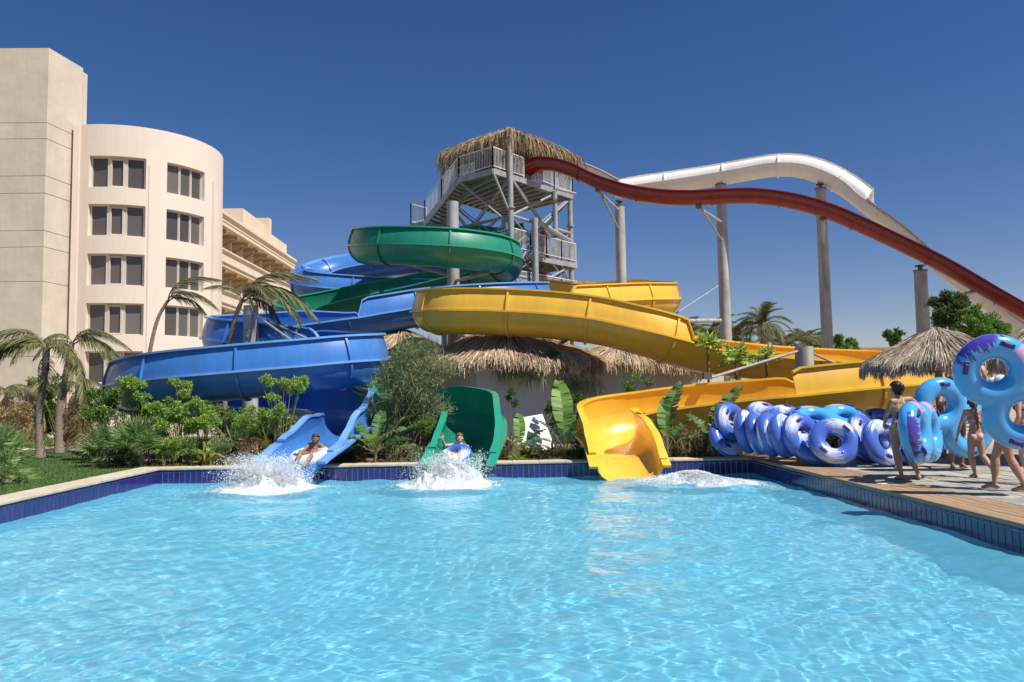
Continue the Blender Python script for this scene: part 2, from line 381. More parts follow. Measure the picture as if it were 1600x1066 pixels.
# windows: three lights in each bay, the middle one in a raised casement
for bi, b in enumerate(BAYS):
    for w in WB:
        F = MB(); n = 3
        rr = HR - REV + .03
        L_ = (b[1] - b[0]); ed = [b[0] + L_ * t for t in ((0.0, .345, .655, 1.0))]
        for a in ed:
            F.bar(cp(a, rr, w), cp(a, rr, w + WH), .16 if bi == 0 else .11, .12)
        for z in (w + .04, w + WH - .04):
            for i in range(3):
                F.bar(cp(ed[i], rr, z), cp(ed[i + 1], rr, z), .08, .08)
        if bi == 0:
            for a0, a1 in ((ed[1], ed[2]),):
                e = (a1 - a0) * .08
                for z in (w + .10, w + WH - .16): F.bar(cp(a0 + e, rr + .05, z), cp(a1 - e, rr + .05, z), .09, .09)
                for a in (a0 + e * 1.6, a1 - e * 1.6): F.bar(cp(a, rr + .05, w + .06), cp(a, rr + .05, w + WH - .11), .10, .09)
        fr = F.build('window', m_frame, hotel)
        for i in range(3):
            G = MB(); a0, a1 = ed[i], ed[i + 1]; r2 = rr - .03
            G.add([cp(a0, r2, w), cp(a1, r2, w), cp(a1, r2, w + WH), cp(a0, r2, w + WH)], [(0, 1, 2, 3)]); G.build('pane', m_glass, fr)
            if random.random() < .7:
                C_ = MB(); r3 = r2 - .12; z0 = w + WH * random.choice((0, 0, .35)); C_.add([cp(a0 + .003, r3, z0), cp(a1 - .003, r3, z0), cp(a1 - .003, r3, w + WH), cp(a0 + .003, r3, w + WH)], [(0, 1, 2, 3)])
                C_.build('blind', mk('blind', (0.19, 0.165, 0.145), .9, objr=.4), fr)
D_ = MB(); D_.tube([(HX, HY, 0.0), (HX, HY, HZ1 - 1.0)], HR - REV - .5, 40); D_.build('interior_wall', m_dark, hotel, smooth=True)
# tall plain stair tower with scored plaster bands
tx = at(77, 75, 46.0); TZ = tx.z; TX1, TY0 = tx.x, 46.0
fx = at(137, 110, 49.6); SX = -26.45
M = MB()
zc = [0.0]
band_px = [557, 440, 386, 360.5, 302, 275, 217 + 2, 192]
zb = sorted([at(70, p, 46.0).z for p in (557, 440, 386, 360.5, 302, 275, 217, 192)])
zz = [HZ0] + zb + [TZ]
for k in range(len(zz) - 1):
    z0, z1 = zz[k] + (.014 if k else 0), zz[k + 1] - (.014 if k < len(zz) - 2 else 0)
    P = MB(); P.prism([(-60, TY0), (TX1, TY0), (SX, 48.9), (SX - 1.6, 51.4), (-60, 51.4)], z0, z1); bevel(P.build('wall_band', m_plas2, hotel), .015)
P = MB(); P.prism([(-59.9, TY0 + .04), (TX1 - .04, TY0 + .04), (SX - .05, 48.85), (SX - 1.66, 51.3), (-59.9, 51.3)], HZ0, TZ - .1); P.build('wall', m_groove, hotel)
P = MB(); P.prism([(SX - .1, 48.92), (fx.x - .05, 49.3), (fx.x, 49.6), (SX - 1.5, 51.3), (SX - .6, 49.6)], HZ0, TZ - .15); P.build('pilaster', m_plas2, hotel)
P = MB(); P.prism([(SX + .03, 47.9), (SX + .38, 47.95), (SX + .38, 49.6), (SX + .03, 49.6)], HZ0, HZ1 - .05); P.build('pilaster', m_plas, hotel)
# low link with a dark shopfront at ground floor, right of the round bay (seen under the palm)
# balcony wing receding to the right
wing = thing('hotel_wing', 'cream hotel wing with timber-beamed balconies receding behind the round bay', 'building', (-21, 66, 0))
WX = -21.0; Y0, Y1 = 56.2, 80.0
RZ = at(342, 325, 58.0).z
M = MB(); M.box(((WX - 2.6 - 30) / 2 - 0, (Y0 + Y1) / 2, RZ / 2 - .6), (abs(-30 - (WX - 2.6)), Y1 - Y0, RZ - 1.2)); M.build('wall', m_cream, wing)
levels = [RZ - 1.0, RZ - 4.15, RZ - 7.3, RZ - 10.45]
for k, z in enumerate(levels):
    B = MB()
    if k == 0:
        B.box((WX - 2.2, (Y0 + Y1) / 2, z + .45), (4.6, Y1 - Y0, 1.1)); B.box((WX + .14, (Y0 + Y1) / 2, z + .80), (.30, Y1 - Y0 + .2, .22)); B.box((WX + .05, (Y0 + Y1) / 2, z + .28), (.2, Y1 - Y0 + .1, .12))
        B.build('parapet', m_cream, wing)
    else:
        B.box((WX - 1.3, (Y0 + Y1) / 2, z), (2.7, Y1 - Y0, .22)); B.build('balcony_slab', m_cream, wing)
        B = MB(); B.box((WX + .0, (Y0 + Y1) / 2, z + .62), (.16, Y1 - Y0, 1.0)); B.box((WX + .08, (Y0 + Y1) / 2, z + 1.14), (.34, Y1 - Y0 + .1, .12)); B.box((WX + .12, (Y0 + Y1) / 2, z + .25), (.10, Y1 - Y0, .10))
        B.build('balcony_parapet', m_cream, wing)
m_beam = mk('ochre_timber', (0.50, 0.34, 0.17), .8, var=.1, vscale=4)
for k, z in enumerate(levels[:3]):
    n = 9
    for i in range(n):
        y = Y0 + 1.2 + (Y1 - Y0 - 2) * i / (n - 1)
        B = MB(); zc_ = z - .28
        B.bar((WX - 2.4, y, zc_), (WX - .15, y, zc_ - .0), .16, .20); B.bar((WX - 1.3, y, zc_ - .7), (WX + .0, y, zc_ - .05), .12, .14)
        B.build('beam', m_beam, wing)
        B = MB(); B.box((WX - 1.6, y + .1, z - 1.65), (1.9, .18, 2.9)); B.build('fin_wall', m_cream, wing)
        if i < n - 1:
            W = MB(); W.box((WX - 2.59, y + 1.45, z - 1.95), (.06, 1.5, 2.0)); f = W.build('window', m_frame, wing)
            W = MB(); W.box((WX - 2.55, y + 1.45, z - 1.95), (.05, 1.3, 1.85)); W.build('pane', m_glass, f)
# stepped roof pavilion above the far end
B = MB(); B.box((WX - 2.2, 68.5, RZ + .75), (3.6, 7.0, 1.9)); B.box((WX - 2.0, 74.5, RZ + .35), (3.8, 6.2, 1.3)); B.box((WX - 1.4, 71.2, RZ + .98), (3.0, .8, 2.5)); B.build('roof_pavilion', m_cream, wing)
# ground-floor corner wall behind the palms with dark opening
# ------------------------------------------------------------------ water slides
m_blue = mk('blue_fibreglass', (0.055, 0.195, 0.53), 0.34, var=0.07, vscale=1.2, coat=0.2, streak=0.10)
m_blue2 = mk('blue_fibreglass_rim', (0.17, 0.37, 0.74), 0.3, var=0.06, vscale=2, coat=0.4)
m_green = mk('green_fibreglass', (0.010, 0.225, 0.135), 0.44, var=0.08, vscale=1.2, coat=0.1, streak=0.12)
m_green2 = mk('green_fibreglass_rim', (0.022, 0.31, 0.20), 0.3, var=0.06, vscale=2, coat=0.4)
m_yel = mk('yellow_fibreglass', (0.80, 0.465, 0.05), 0.36, var=0.06, vscale=1.2, coat=0.18, streak=0.08)
m_yel2 = mk('yellow_fibreglass_rim', (0.82, 0.52, 0.045), 0.32, var=0.06, vscale=2, coat=0.35)
m_red = mk('red_fibreglass', (0.26, 0.016, 0.018), 0.30, var=0.08, vscale=1.2, coat=0.3, streak=0.25)
m_red2 = mk('red_fibreglass_rim', (0.26, 0.02, 0.03), 0.35, var=0.08, vscale=2)
m_white = mk('white_fibreglass', (0.88, 0.85, 0.80), 0.32, var=0.03, vscale=1.0, coat=0.3, streak=0.05)
m_white2 = mk('white_fibreglass_rim', (0.70, 0.62, 0.53), 0.4, var=0.1, vscale=2)
m_steel = mk('galvanised_steel', (0.36, 0.365, 0.37), 0.55, var=0.14, vscale=4, metal=0.15, streak=0.2)
m_pole = mk('painted_pole', (0.44, 0.43, 0.41), 0.6, var=0.14, vscale=2.0, streak=0.35)
m_bolt = mk('dark_steel', (0.12, 0.11, 0.10), .6)

def crspline(P, per=14):
    P = np.array(P, float); P = np.vstack([2 * P[0] - P[1], P, 2 * P[-1] - P[-2]]); out = []
    for i in range(1, len(P) - 2):
        p0, p1, p2, p3 = P[i - 1], P[i], P[i + 1], P[i + 2]
        def tj(ti, a, b): return ti + max(1e-3, np.linalg.norm((b - a)[:3]) ** .5)
        t0 = 0; t1 = tj(t0, p0, p1); t2 = tj(t1, p1, p2); t3 = tj(t2, p2, p3)
        for s in range(per):
            t = t1 + (t2 - t1) * s / per
            A1 = (t1 - t) / (t1 - t0) * p0 + (t - t0) / (t1 - t0) * p1; A2 = (t2 - t) / (t2 - t1) * p1 + (t - t1) / (t2 - t1) * p2; A3 = (t3 - t) / (t3 - t2) * p2 + (t - t2) / (t3 - t2) * p3
            B1 = (t2 - t) / (t2 - t0) * A1 + (t - t0) / (t2 - t0) * A2; B2 = (t3 - t) / (t3 - t1) * A2 + (t - t1) / (t3 - t1) * A3
            c = (t2 - t) / (t2 - t1) * B1 + (t - t1) / (t2 - t1) * B2
            w = (t - t1) / (t2 - t1); w = w * w * (3 - 2 * w); c[3:] = p1[3:] * (1 - w) + p2[3:] * w     # profile eased, no overshoot
            out.append(c)
    out.append(P[-2]); return np.array(out)
def resample(C, ds):
    d = np.r_[0, np.cumsum(np.linalg.norm(np.diff(C[:, :3], axis=0), axis=1))]; n = max(2, int(d[-1] / ds)); s = np.linspace(0, d[-1], n + 1)
    return np.stack([np.interp(s, d, C[:, k]) for k in range(C.shape[1])], 1), s
def strip_closed(rows_o, rows_i):
    """thin shell between an outer and inner grid (rows along the run), all four edges closed"""
    n, k = len(rows_o), len(rows_o[0]); V = [p for r in rows_o for p in r] + [p for r in rows_i for p in r]; b = n * k; F = []
    for i in range(n - 1):
        for j in range(k - 1):
            a = i * k + j; F.append((a, a + 1, a + k + 1, a + k)); F.append((b + a, b + a + k, b + a + k + 1, b + a + 1))
        F.append((i * k, i * k + k, b + i * k + k, b + i * k)); e = i * k + k - 1; F.append((e, b + e, b + e + k, e + k))
    for j in range(k - 1):
        F.append((j, b + j, b + j + 1, j + 1)); a = (n - 1) * k + j; F.append((a, a + 1, b + a + 1, b + a))
    return V, F
def sweep_box(pts, us, vs, w0, w1, h0, h1, cap=True):
    """box section: from w0..w1 along u and h0..h1 along v"""
    V = []; F = []
    for p, u, v in zip(pts, us, vs):
        V += [p + u * w0 + v * h0, p + u * w1 + v * h0, p + u * w1 + v * h1, p + u * w0 + v * h1]
    n = len(pts)
    for i in range(n - 1):
        for j in range(4): a = 4 * i; F.append((a + j, a + (j + 1) % 4, a + 4 + (j + 1) % 4, a + 4 + j))
    if cap: F.append((3, 2, 1, 0)); a = 4 * (n - 1); F.append((a, a + 1, a + 2, a + 3))
    return V, F
def flume(name, label, ctrl, mat, matrim, r=0.72, sec=2.5, ds=0.25, lipw=0.095, wallscale=1.0, group='water slides', first_joint=0.0):
    """ctrl: (px, py, Y, left wall deg, right wall deg [, r scale, depth scale, lip scale])"""
    P = []
    for c in ctrl:
        w = at(c[0], c[1], c[2]); e = list(c[3:]) + [1.0, 1.0, 1.0][len(c[3:]) - 2:] if len(c) < 8 else list(c[3:8])
        if len(c) == 5: e = [c[3], c[4], 1, 1, 1]
        elif len(c) == 6: e = [c[3], c[4], c[5], 1, 1]
        elif len(c) == 7: e = [c[3], c[4], c[5], c[6], 1]
        P.append([w.x, w.y, w.z] + e)
    C, s = resample(crspline(P), ds); n = len(C)
    X = C[:, :3]; T = np.gradient(X, axis=0); T /= np.linalg.norm(T, axis=1)[:, None]
    Rt = np.cross(T, [0, 0, 1.0]); Rt /= np.linalg.norm(Rt, axis=1)[:, None]; U = np.cross(Rt, T)
    base = X[n // 2].copy(); base[2] = 0
    root = thing(name, label, 'water slide', tuple(base), group)
    aL, aR, rs, dp, lw = C[:, 3], C[:, 4], C[:, 5] * r, C[:, 6], C[:, 7] * lipw
    def pt(i, phi, dr=0.0):
        c, q = math.cos(phi), math.sin(phi); v = (rs[i] + dr)
        if q > 1e-6 and max(aL[i], aR[i]) < 80:              # the splash wall: almost upright, a little inward
            s_ = 1.0 if c > 0 else -1.0; u = math.degrees(phi if c > 0 else math.pi - phi) / 68.0
            return X[i] + Rt[i] * s_ * (v - rs[i] * .26 * u ** 1.7) + U[i] * (rs[i] * .98 * u)
        return X[i] + Rt[i] * c * v + U[i] * q * v * (dp[i] if q < 0 else wallscale)
    th = 0.028
    cuts = [0]; 
    while cuts[-1] < n - 1:
        k = int(round((len(cuts)) * sec / (s[-1] / (n - 1)) )); 
        if n - 1 - k < 0.45 * sec / ds: k = n - 1
        cuts.append(min(k, n - 1))
    NP = 13
    for a, b in zip(cuts[:-1], cuts[1:]):
        ii = range(a, b + 1); ph = [-math.pi * j / (NP - 1) for j in range(NP)]
        V, F = strip_closed([[pt(i, p, 0) for p in ph] for i in ii], [[pt(i, p, -th) for p in ph] for i in ii])
        MO('trough_section', V, F, mat, root, True, 35)
        for side, A in ((0, aR), (1, aL)):
            run = [i for i in ii if A[i] > 2.5]
            if len(run) < 2: continue
            # split on gaps
            groups = [[run[0]]]
            for i in run[1:]:
                (groups[-1].append(i) if i == groups[-1][-1] + 1 else groups.append([i]))
            for g in groups:
                if len(g) < 2: continue
                rows_o = []; rows_i = []
                for i in g:
                    ang = [R_(A[i]) * j / 6 for j in range(7)]
                    if side: ang = [math.pi - x for x in ang]
                    rows_o.append([pt(i, x, 0.0) for x in ang]); rows_i.append([pt(i, x, -th) for x in ang])
                V, F = strip_closed(rows_o, rows_i); MO('splash_wall', V, F, mat, root, True, 35)
                if A[g].max() < 150:
                    pts = [pt(i, (math.pi - R_(A[i])) if side else R_(A[i]), -th / 2) for i in g]
                    us = [(pt(i, (math.pi - R_(A[i])) if side else R_(A[i]), 1) - pt(i, (math.pi - R_(A[i])) if side else R_(A[i]), 0)) for i in g]
                    vs = [np.cross(T[i], u) * (1 if not side else -1) for i, u in zip(g, us)]
                    V, F = sweep_box(pts, us, vs, -.03, .13, -.03, .025); MO('rim', V, F, matrim, root)
    # flanges along both lips
    for side in (0, 1):
        pts = [pt(i, math.pi if side else 0.0) for i in range(n)]; us = [(-Rt[i] if side else Rt[i]) for i in range(n)]
        V = []; F = []
        for i in range(n):
            p, u, v = pts[i], us[i], U[i]
            V += [p + u * -.022 - v * .03, p + u * lw[i] - v * .03, p + u * lw[i] + v * .03, p + u * -.022 + v * .03]
        for i in range(n - 1):
            for j in range(4): q = 4 * i; F.append((q + j, q + (j + 1) % 4, q + 4 + (j + 1) % 4, q + 4 + j))
        F += [(3, 2, 1, 0), (4 * n - 4, 4 * n - 3, 4 * n - 2, 4 * n - 1)]
        MO('flange', V, F, matrim, root)
    # joint ribs
    for a in cuts[1:-1]:
        for nm, ph in (('joint_rib', [-math.pi * j / 16 for j in range(17)]), ('joint_rib', [R_(aR[a]) * j / 7 for j in range(8)] if aR[a] > 8 else None), ('joint_rib', [math.pi - R_(aL[a]) * j / 7 for j in range(8)] if aL[a] > 8 else None)):
            if ph is None: continue
            pts = [pt(a, p) for p in ph]; us = [pt(a, p, 1) - pt(a, p, 0) for p in ph]; vs = [T[a]] * len(ph)
            V, F = sweep_box(pts, us, vs, -.005, .06, -.03, .03); MO(nm, V, F, mat, root)
    root['_n'] = n
    return root, X, Rt, U, T

W = 68
blue, bX, bR, bU, bT = flume('blue_slide', 'long blue slide that winds down from the tower and ends with a boy riding out', [
    (800, 392, 38.5, 90, 90), (700, 402, 39.6, 90, 90), (600, 413, 40.2, 90, 90), (528, 424, 40.0, 90, 90), (490, 434, 39.2, 90, 90), (474, 442, 38.0, 90, 90),
    (492, 450, 37.4, 10, W), (580, 458, 37.6, 0, W), (690, 462, 37.4, 30, W), (790, 463, 36.4, W, W * .2), (836, 466, 34.2, W, 0), (815, 470, 31.9, W, 0), (740, 475, 30.7, W, 0),
    (652, 483, 30.1, W, 0), (605, 491, 29.7, W, 0), (572, 497, 29.5, W, 10), (556, 500, 29.4, 0, 35), (460, 513, 29.2, 0, W), (392, 519, 28.6, 0, W), (353, 526, 27.2, 0, W), (362, 533, 25.7, 0, W), (425, 543, 24.9, 0, W),
    (490, 549, 24.7, W, W), (545, 554, 24.1, W, 0), (569, 559, 22.9, W, 0), (548, 564.5, 21.5, W, 0), (480, 573, 20.9, W, 0), (385, 582, 20.75, W, 0), (290, 591, 21.0, W, 0), (222, 600, 22.1, W, 0), (206, 610, 23.9, W, 0), (245, 622, 25.4, W, 0),
    (340, 633, 25.7, W, 0), (440, 638, 24.8, W, 0), (515, 641, 23.2, W, 0), (546, 648, 21.6, W, 0, 1.0, 1.0, 1.6), (541, 662, 20.4, 62, 24, 1.0, 1, 1.8), (523, 674, 19.2, 48, 36, 1.0, .85, 2.0), (496, 689, 18.25, 20, 14, 1.0, .6, 2.0), (479, 700, 17.5, 6, 0, 1.0, .5, 2.1), (450, 723, 16.75, 0, 0, .98, .76, 2.1)],
    m_blue, m_blue2)
green, gX, gR, gU, gT = flume('green_slide', 'dark green slide with a high round ring, ending with a woman riding out', [
    (808, 366, 38.2, 40, 40), (745, 372, 37.0, 0, W), (650, 376, 36.2, 0, W), (592, 380, 34.9, 0, W), (572, 384, 32.9, 0, W), (592, 386, 30.9, 0, W), (650, 387, 29.9, 0, W), (715, 391, 29.9, 0, W), (770, 399, 31.0, 0, W),
    (792, 411, 33.0, 0, W), (770, 424, 35.0, 0, W), (700, 438, 36.2, 0, W), (620, 455, 36.3, 0, W), (540, 471, 35.9, 0, W), (478, 486, 35.0, 0, W), (450, 498, 33.4, 0, W), (472, 513, 32.0, 0, W),
    (540, 526, 31.5, 20, 20), (592, 536, 31.2, W, 0), (611, 544, 30.0, 50, 0), (604, 553, 28.5, 0, 0), (596, 571, 26.2, 0, 0), (590, 592, 24.3, 0, 20), (596, 612, 22.9, 0, 35), (640, 628, 22.0, 30, 0), (698, 640, 21.4, 60, 0),
    (734, 652, 20.3, 62, 10, 1, 1, 1.6), (738, 667, 19.3, 56, 36, .98, .92, 1.8), (733, 685, 18.3, 24, 24, .96, .64, 1.9), (726, 699, 17.5, 6, 4, .95, .46, 1.9), (713, 728, 16.7, 0, 0, .93, .74, 1.9)],
    m_green, m_green2)
yellow, yX, yR, yU, yT = flume('yellow_slide', 'yellow slide that curls twice and pours into the pool, nobody riding', [
    (850, 447, 38.5, 20, 20), (920, 452, 38.2, 40, 10), (985, 458, 37.6, W, 0), (1030, 464, 36.0, W, 0), (1032, 469, 34.0, W, 0), (985, 471, 32.6, W, 0), (920, 475, 31.2, W, 0), (888, 477, 30.5, W, 0), (862, 479, 30.0, 0, 20),
    (800, 482, 29.2, 0, W), (730, 485, 28.7, 0, W), (690, 486, 27.8, 0, W), (676, 487, 26.5, 0, W), (695, 488, 25.2, 0, W), (770, 489, 24.6, 0, W), (860, 494, 24.2, 0, W), (940, 504, 23.9, 0, W), (1005, 520, 23.7, 0, W), (1050, 534, 23.8, 0, W),
    (1066, 539, 23.9, 0, 0), (1090, 546, 24.1, 46, 0), (1200, 560, 24.4, 46, 0), (1290, 566, 24.8, 46, 0), (1380, 570, 24.9, 46, 0), (1452, 574, 24.2, 50, 0), (1486, 582, 22.8, 55, 0), (1462, 592, 21.3, W, 0), (1390, 602, 20.5, W, 0), (1300, 611, 20.3, W, 0), (1236, 618, 20.3, W, 46), (1222, 619, 20.3, 50, 46),
    (1212, 620, 20.3, 0, 46), (1120, 629, 20.5, 0, 50), (1030, 640, 20.5, 0, 50), (968, 652, 20.3, 10, 52, 1.0, 1, 1.5), (948, 669, 19.3, 44, 52, 1.03, .92, 1.7), (962, 685, 18.3, 44, 34, 1.04, .58, 1.7), (973, 695, 17.55, 24, 12, 1.03, .48, 1.7), (985, 730, 16.6, 0, 0, 1.0, .64, 1.7)],
    m_yel, m_yel2)
red, rX, rR, rU, rT = flume('red_slide', 'long dark red slide with one dip and a hump, running down from the tower top', [
    (826, 262, 38.0, 0, 0), (845, 253, 37.4, 15, 15), (868, 254, 36.8, 15, 15), (900, 264, 36.3, 15, 15), (940, 283, 35.7, 15, 15), (985, 297, 35.2, 15, 15), (1035, 304.5, 34.8, 15, 15), (1080, 306, 34.5, 15, 15), (1130, 303.5, 34.2, 15, 15), (1180, 303, 33.9, 15, 15), (1240, 311, 33.4, 15, 15), (1300, 328, 32.9, 15, 15),
    (1360, 353, 32.3, 15, 15), (1420, 381, 31.6, 15, 15), (1480, 411, 30.9, 15, 15), (1540, 445, 30.2, 15, 15), (1605, 482, 29.4, 15, 15), (1690, 531, 28.4, 15, 15), (1780, 580, 27.4, 15, 15)],
    m_red, m_red2, r=0.46, sec=3.2, lipw=.06, ds=.3)
white, wX, wR, wU, wT = flume('white_slide', 'long white slide, half of it a closed tube over the hump, behind the red one', [
    (884, 255, 41.0, 10, 10), (910, 262, 41.0, 10, 10), (938, 273, 40.9, 10, 10), (962, 287, 40.8, 10, 10), (970, 295, 40.8, 90, 90), (1010, 291, 40.5, 90, 90), (1060, 284, 40.0, 90, 90), (1120, 275, 39.3, 90, 90), (1170, 266, 38.6, 90, 90), (1210, 260, 38.0, 90, 90), (1250, 261, 37.5, 90, 90), (1290, 273, 37.0, 90, 90), (1330, 296, 36.5, 90, 90), (1352, 313, 36.1, 90, 90),
    (1358, 318, 36.0, 10, 10), (1400, 348, 35.3, 10, 10), (1440, 381, 34.7, 10, 10), (1500, 433, 33.8, 10, 10), (1560, 479, 33.0, 10, 10), (1620, 522, 32.2, 10, 10), (1700, 576, 31.2, 10, 10)],
    m_white, m_white2, r=0.53, sec=2.9, lipw=.06, ds=.3)

# support columns: a tapered painted steel column with a cap and bracket arms up to the flume above it
def column(px, py_top, Y, rad, label, arms=(), cap=True, base=0.0, group='slide support columns', ar=.075):
    t = at(px, py_top, Y); root = thing('support_column', label, 'support column', (t.x, t.y, 0), group)
    M = MB(); M.tube([(t.x, t.y, base), (t.x, t.y, t.z)], [rad * 1.12, rad], 20); M.build('shaft', m_pole, root, True, 40)
    if cap:
        M = MB(); M.cyl((t.x, t.y, t.z), (t.x, t.y, t.z + .05), rad * 1.12, n=18); M.cyl((t.x, t.y, t.z + .05), (t.x, t.y, t.z + .22), rad * .35, n=10); M.cyl((t.x, t.y, t.z + .22), (t.x, t.y, t.z + .28), rad * .8, n=12); M.build('cap', m_bolt, root)
    for (z0, z1, tip) in arms:
        tip = Vector(tip)
        B = MB(); B.tube([(t.x, t.y, z0), tip], ar, 8); B.build('arm', m_steel, root, True, 40)
        if z1 is not None:
            B = MB(); B.tube([(t.x, t.y, z1), tip - (tip - Vector((t.x, t.y, z0))) * .12], ar * .7, 8); B.build('brace', m_steel, root, True, 40)
        B = MB(); B.box(tip + Vector((0, 0, .08)), (.22, .22, .18)); B.build('clamp', m_bolt, root)
    return root
def near_pt(X, px, dz=-0.6):
    """point just under a flume at the picture column px (nearest run sample)"""
    best = min(range(len(X)), key=lambda i: abs((CAMR.transposed() @ (Vector(X[i]) - CAMP)).x / -(CAMR.transposed() @ (Vector(X[i]) - CAMP)).z * FPX + 800 - px))
    return Vector(X[best]) + Vector((0, 0, dz))
def zat(px, py, Y): return at(px, py, Y).z
column(968, 322, 38.2, .25, 'grey column nearest the tower under the red and white slides', [(zat(968, 330, 38.2), zat(968, 363, 38.2), near_pt(rX, 935, -.58))])
column(1126, 290, 39.2, .27, 'tallest grey column in the middle below the white tube, behind the red slide', [(zat(1126, 348, 39.2), zat(1126, 378, 39.2), near_pt(rX, 1092, -.58))])
column(1282, 296, 37.0, .25, 'tall grey column under the crest end of the white tube', [(zat(1285, 372, 37.0), zat(1288, 384, 37.0), near_pt(rX, 1290, -.58))])
column(1438, 424, 34.7, .28, 'short thick grey column behind the thatched parasol', [(zat(1438, 480, 34.7), None, near_pt(rX, 1518, -.55))])
column(707, 316, 33.2, .26, 'thick grey column standing inside the green ring', [(zat(707, 432, 33.2), None, near_pt(gX[:60], 600, -.75)), (zat(707, 440, 33.2), None, near_pt(gX[:70], 760, -.8))], cap=False)
column(392, 478, 24.0, .22, ar=.035, label= 'grey column behind the small leaning palm, inside the blue loop', arms=[(zat(392, 482, 23.2), None, at(466, 540, 21.6)), (zat(392, 484, 23.2), None, at(520, 548, 23.6))], cap=False)
column(838, 520, 26.2, .26, 'pale column rising through the thatch under the yellow slide', [(zat(838, 560, 26.2), None, at(722, 524, 27.4)), (zat(838, 556, 26.2), None, at(905, 520, 24.6))], cap=False)
column(1256, 542, 22.6, .26, ar=.04, label='short pale column between the two runs of the yellow slide', arms=[(zat(1256, 546, 22.6), None, at(1320, 575, 24.0)), (zat(1256, 546, 22.6), None, at(1105, 592, 21.0))], cap=False)
column(752, 510, 30.5, .2, 'dark column beyond the thatched roof under the blue slide', [(zat(752, 520, 30.5), None, at(700, 520, 29.6))], cap=False)
column(530, 424, 40.2, .26, 'slim column under the upper blue tube', [], cap=False)
# thin steel tie from the middle column to the yellow bend
tie = MB(); tie.tube([at(1122, 447, 38.9), at(1046, 497, 36)], .035, 6); tag(tie.build('tie_rod', m_steel, None, True, 40, loc=at(1046, 497, 36)), 'thin slanting steel rod from the middle column to the yellow bend', 'rod')
tie = MB(); tie.tube([at(1126, 501, 38.9), at(1042, 502, 36)], .10, 8); tag(tie.build('strut', m_pole, None, True, 40, loc=at(1042, 502, 36)), 'level grey strut between the middle column and the yellow bend', 'strut')
# ------------------------------------------------------------------ slide tower
tF, tL, tR_, tB = Vector((.80, 36.0, 0)), Vector((-2.65, 39.5, 0)), Vector((4.05, 40.2, 0)), Vector((.55, 43.7, 0))
tower = thing('slide_tower', 'tall steel slide tower with stairs, railings and a shaggy thatched roof', 'tower', (.8, 40, 0))
ROOFZ = at(803, 204, 36.0).z
D1, D2, D3 = 12.15, 8.45, 6.45
for p, zt in ((tF, ROOFZ + .0), (tL, ROOFZ), (tR_, ROOFZ), (tB, ROOFZ)):
    M = MB(); M.tube([(p.x, p.y, 0), (p.x, p.y, zt)], [.16, .13], 14)
    for z in (4.0, 7.4, 10.4): M.cyl((p.x, p.y, z), (p.x, p.y, z + .06), .21, n=14)
    M.build('post', m_steel, tower, True, 40)
m_deck = mk('deck_board', (0.40, 0.36, 0.30), .8, var=.12, vscale=3, objr=.1)
def deck(poly, z, name='deck', quad=None):
    """steel edge beams, joists and boards"""
    B = MB(); n = len(poly)
    B.prism([(p.x, p.y) for p in poly], z - .06, z); d = B.build(name, m_deck, tower)
    for i in range(n):
        a, b = poly[i], poly[(i + 1) % n]; E = MB(); E.bar((a.x, a.y, z - .14), (b.x, b.y, z - .14), .10, .26); E.build('edge_beam', m_steel, d)
    a, b, c, e_ = quad or (poly[0], poly[1], poly[-1], poly[2]); k = 11
    for i in range(1, k):
        p = a.lerp(b, i / k); q = c.lerp(e_, i / k); J = MB(); J.bar((p.x, p.y, z - .17), (q.x, q.y, z - .17), .09, .20); J.build('joist', m_steel, d)
    return d
def railing(p, q, z0, z1=None, h=1.02):
    """one panel between two posts: rails are one part, the thin balusters another"""
    z1 = z0 if z1 is None else z1; p, q = Vector((p.x, p.y, z0)), Vector((q.x, q.y, z1)); L = (q - p).length; up = Vector((0, 0, 1)); n = max(1, round(L / 1.5))
    for i in range(n):
        a, b = p.lerp(q, i / n), p.lerp(q, (i + 1) / n)
        B = MB(); B.bar(a, a + up * (h + .04), .055); B.bar(b, b + up * (h + .04), .055); B.bar(a + up * h, b + up * h, .05); B.bar(a + up * .12, b + up * .12, .035)
        r = B.build('railing', m_rail, tower); K = MB(); k = max(2, int((b - a).length / .105))
        for j in range(1, k):
            c = a.lerp(b, j / k); K.bar(c + up * .12, c + up * h, .024)
        o = K.build('balusters', m_rail, r); o['kind'] = 'stuff'
m_rail = mk('rail_bar', (0.64, 0.62, 0.57), .5, metal=.1)
# top deck reaches out beyond the front-left edge as the stair landing
c0 = at(770, 257, 35.3); c0.z = 0
v1 = (tR_ - tF).normalized(); v2 = (tL - tF).normalized()
pA = Vector((c0.x, c0.y, 0)); pB = tR_ + v1 * .25 + Vector((0, -.2, 0)); pC = tB + Vector((0, .3, 0)); 
pD = at(717, 272, 36.8); pD.z = 0
tL2 = tL + Vector((-.1, .1, 0)); deck([pA, pB, pC, tL2, pD], D1, quad=(pA, pB, tL2, pC))
railing(pA, pD, D1); railing(pA, pA.lerp(pB, .36), D1); railing(pA.lerp(pB, .72), pB, D1); railing(pB, pC, D1); railing(pC, tL, D1); railing(tL2, pD + Vector((v1.x, v1.y, 0)) * 1.2, D1)
railing(tF.lerp(tR_, .36) + Vector((.25, .1, 0)), tR_, D1, D1)
deck([tF + v1 * .1 + v2 * .3, tR_ + v1 * .25 - v2 * .2, tB, tL], D2); railing(tF + v1 * .2, tR_ + v1 * .2 - v2 * .2, D2); railing(tF + v1 * .2, tF + v2 * 1.6, D2); railing(tR_, tB, D2)
deck([tF - v2 * .1 + v1 * .1, tR_ - v2 * .3 + v1 * .2, tB, tL], D3); railing(tF, tR_ + v1 * .2 - v2 * .2, D3); railing(tR_, tB, D3)
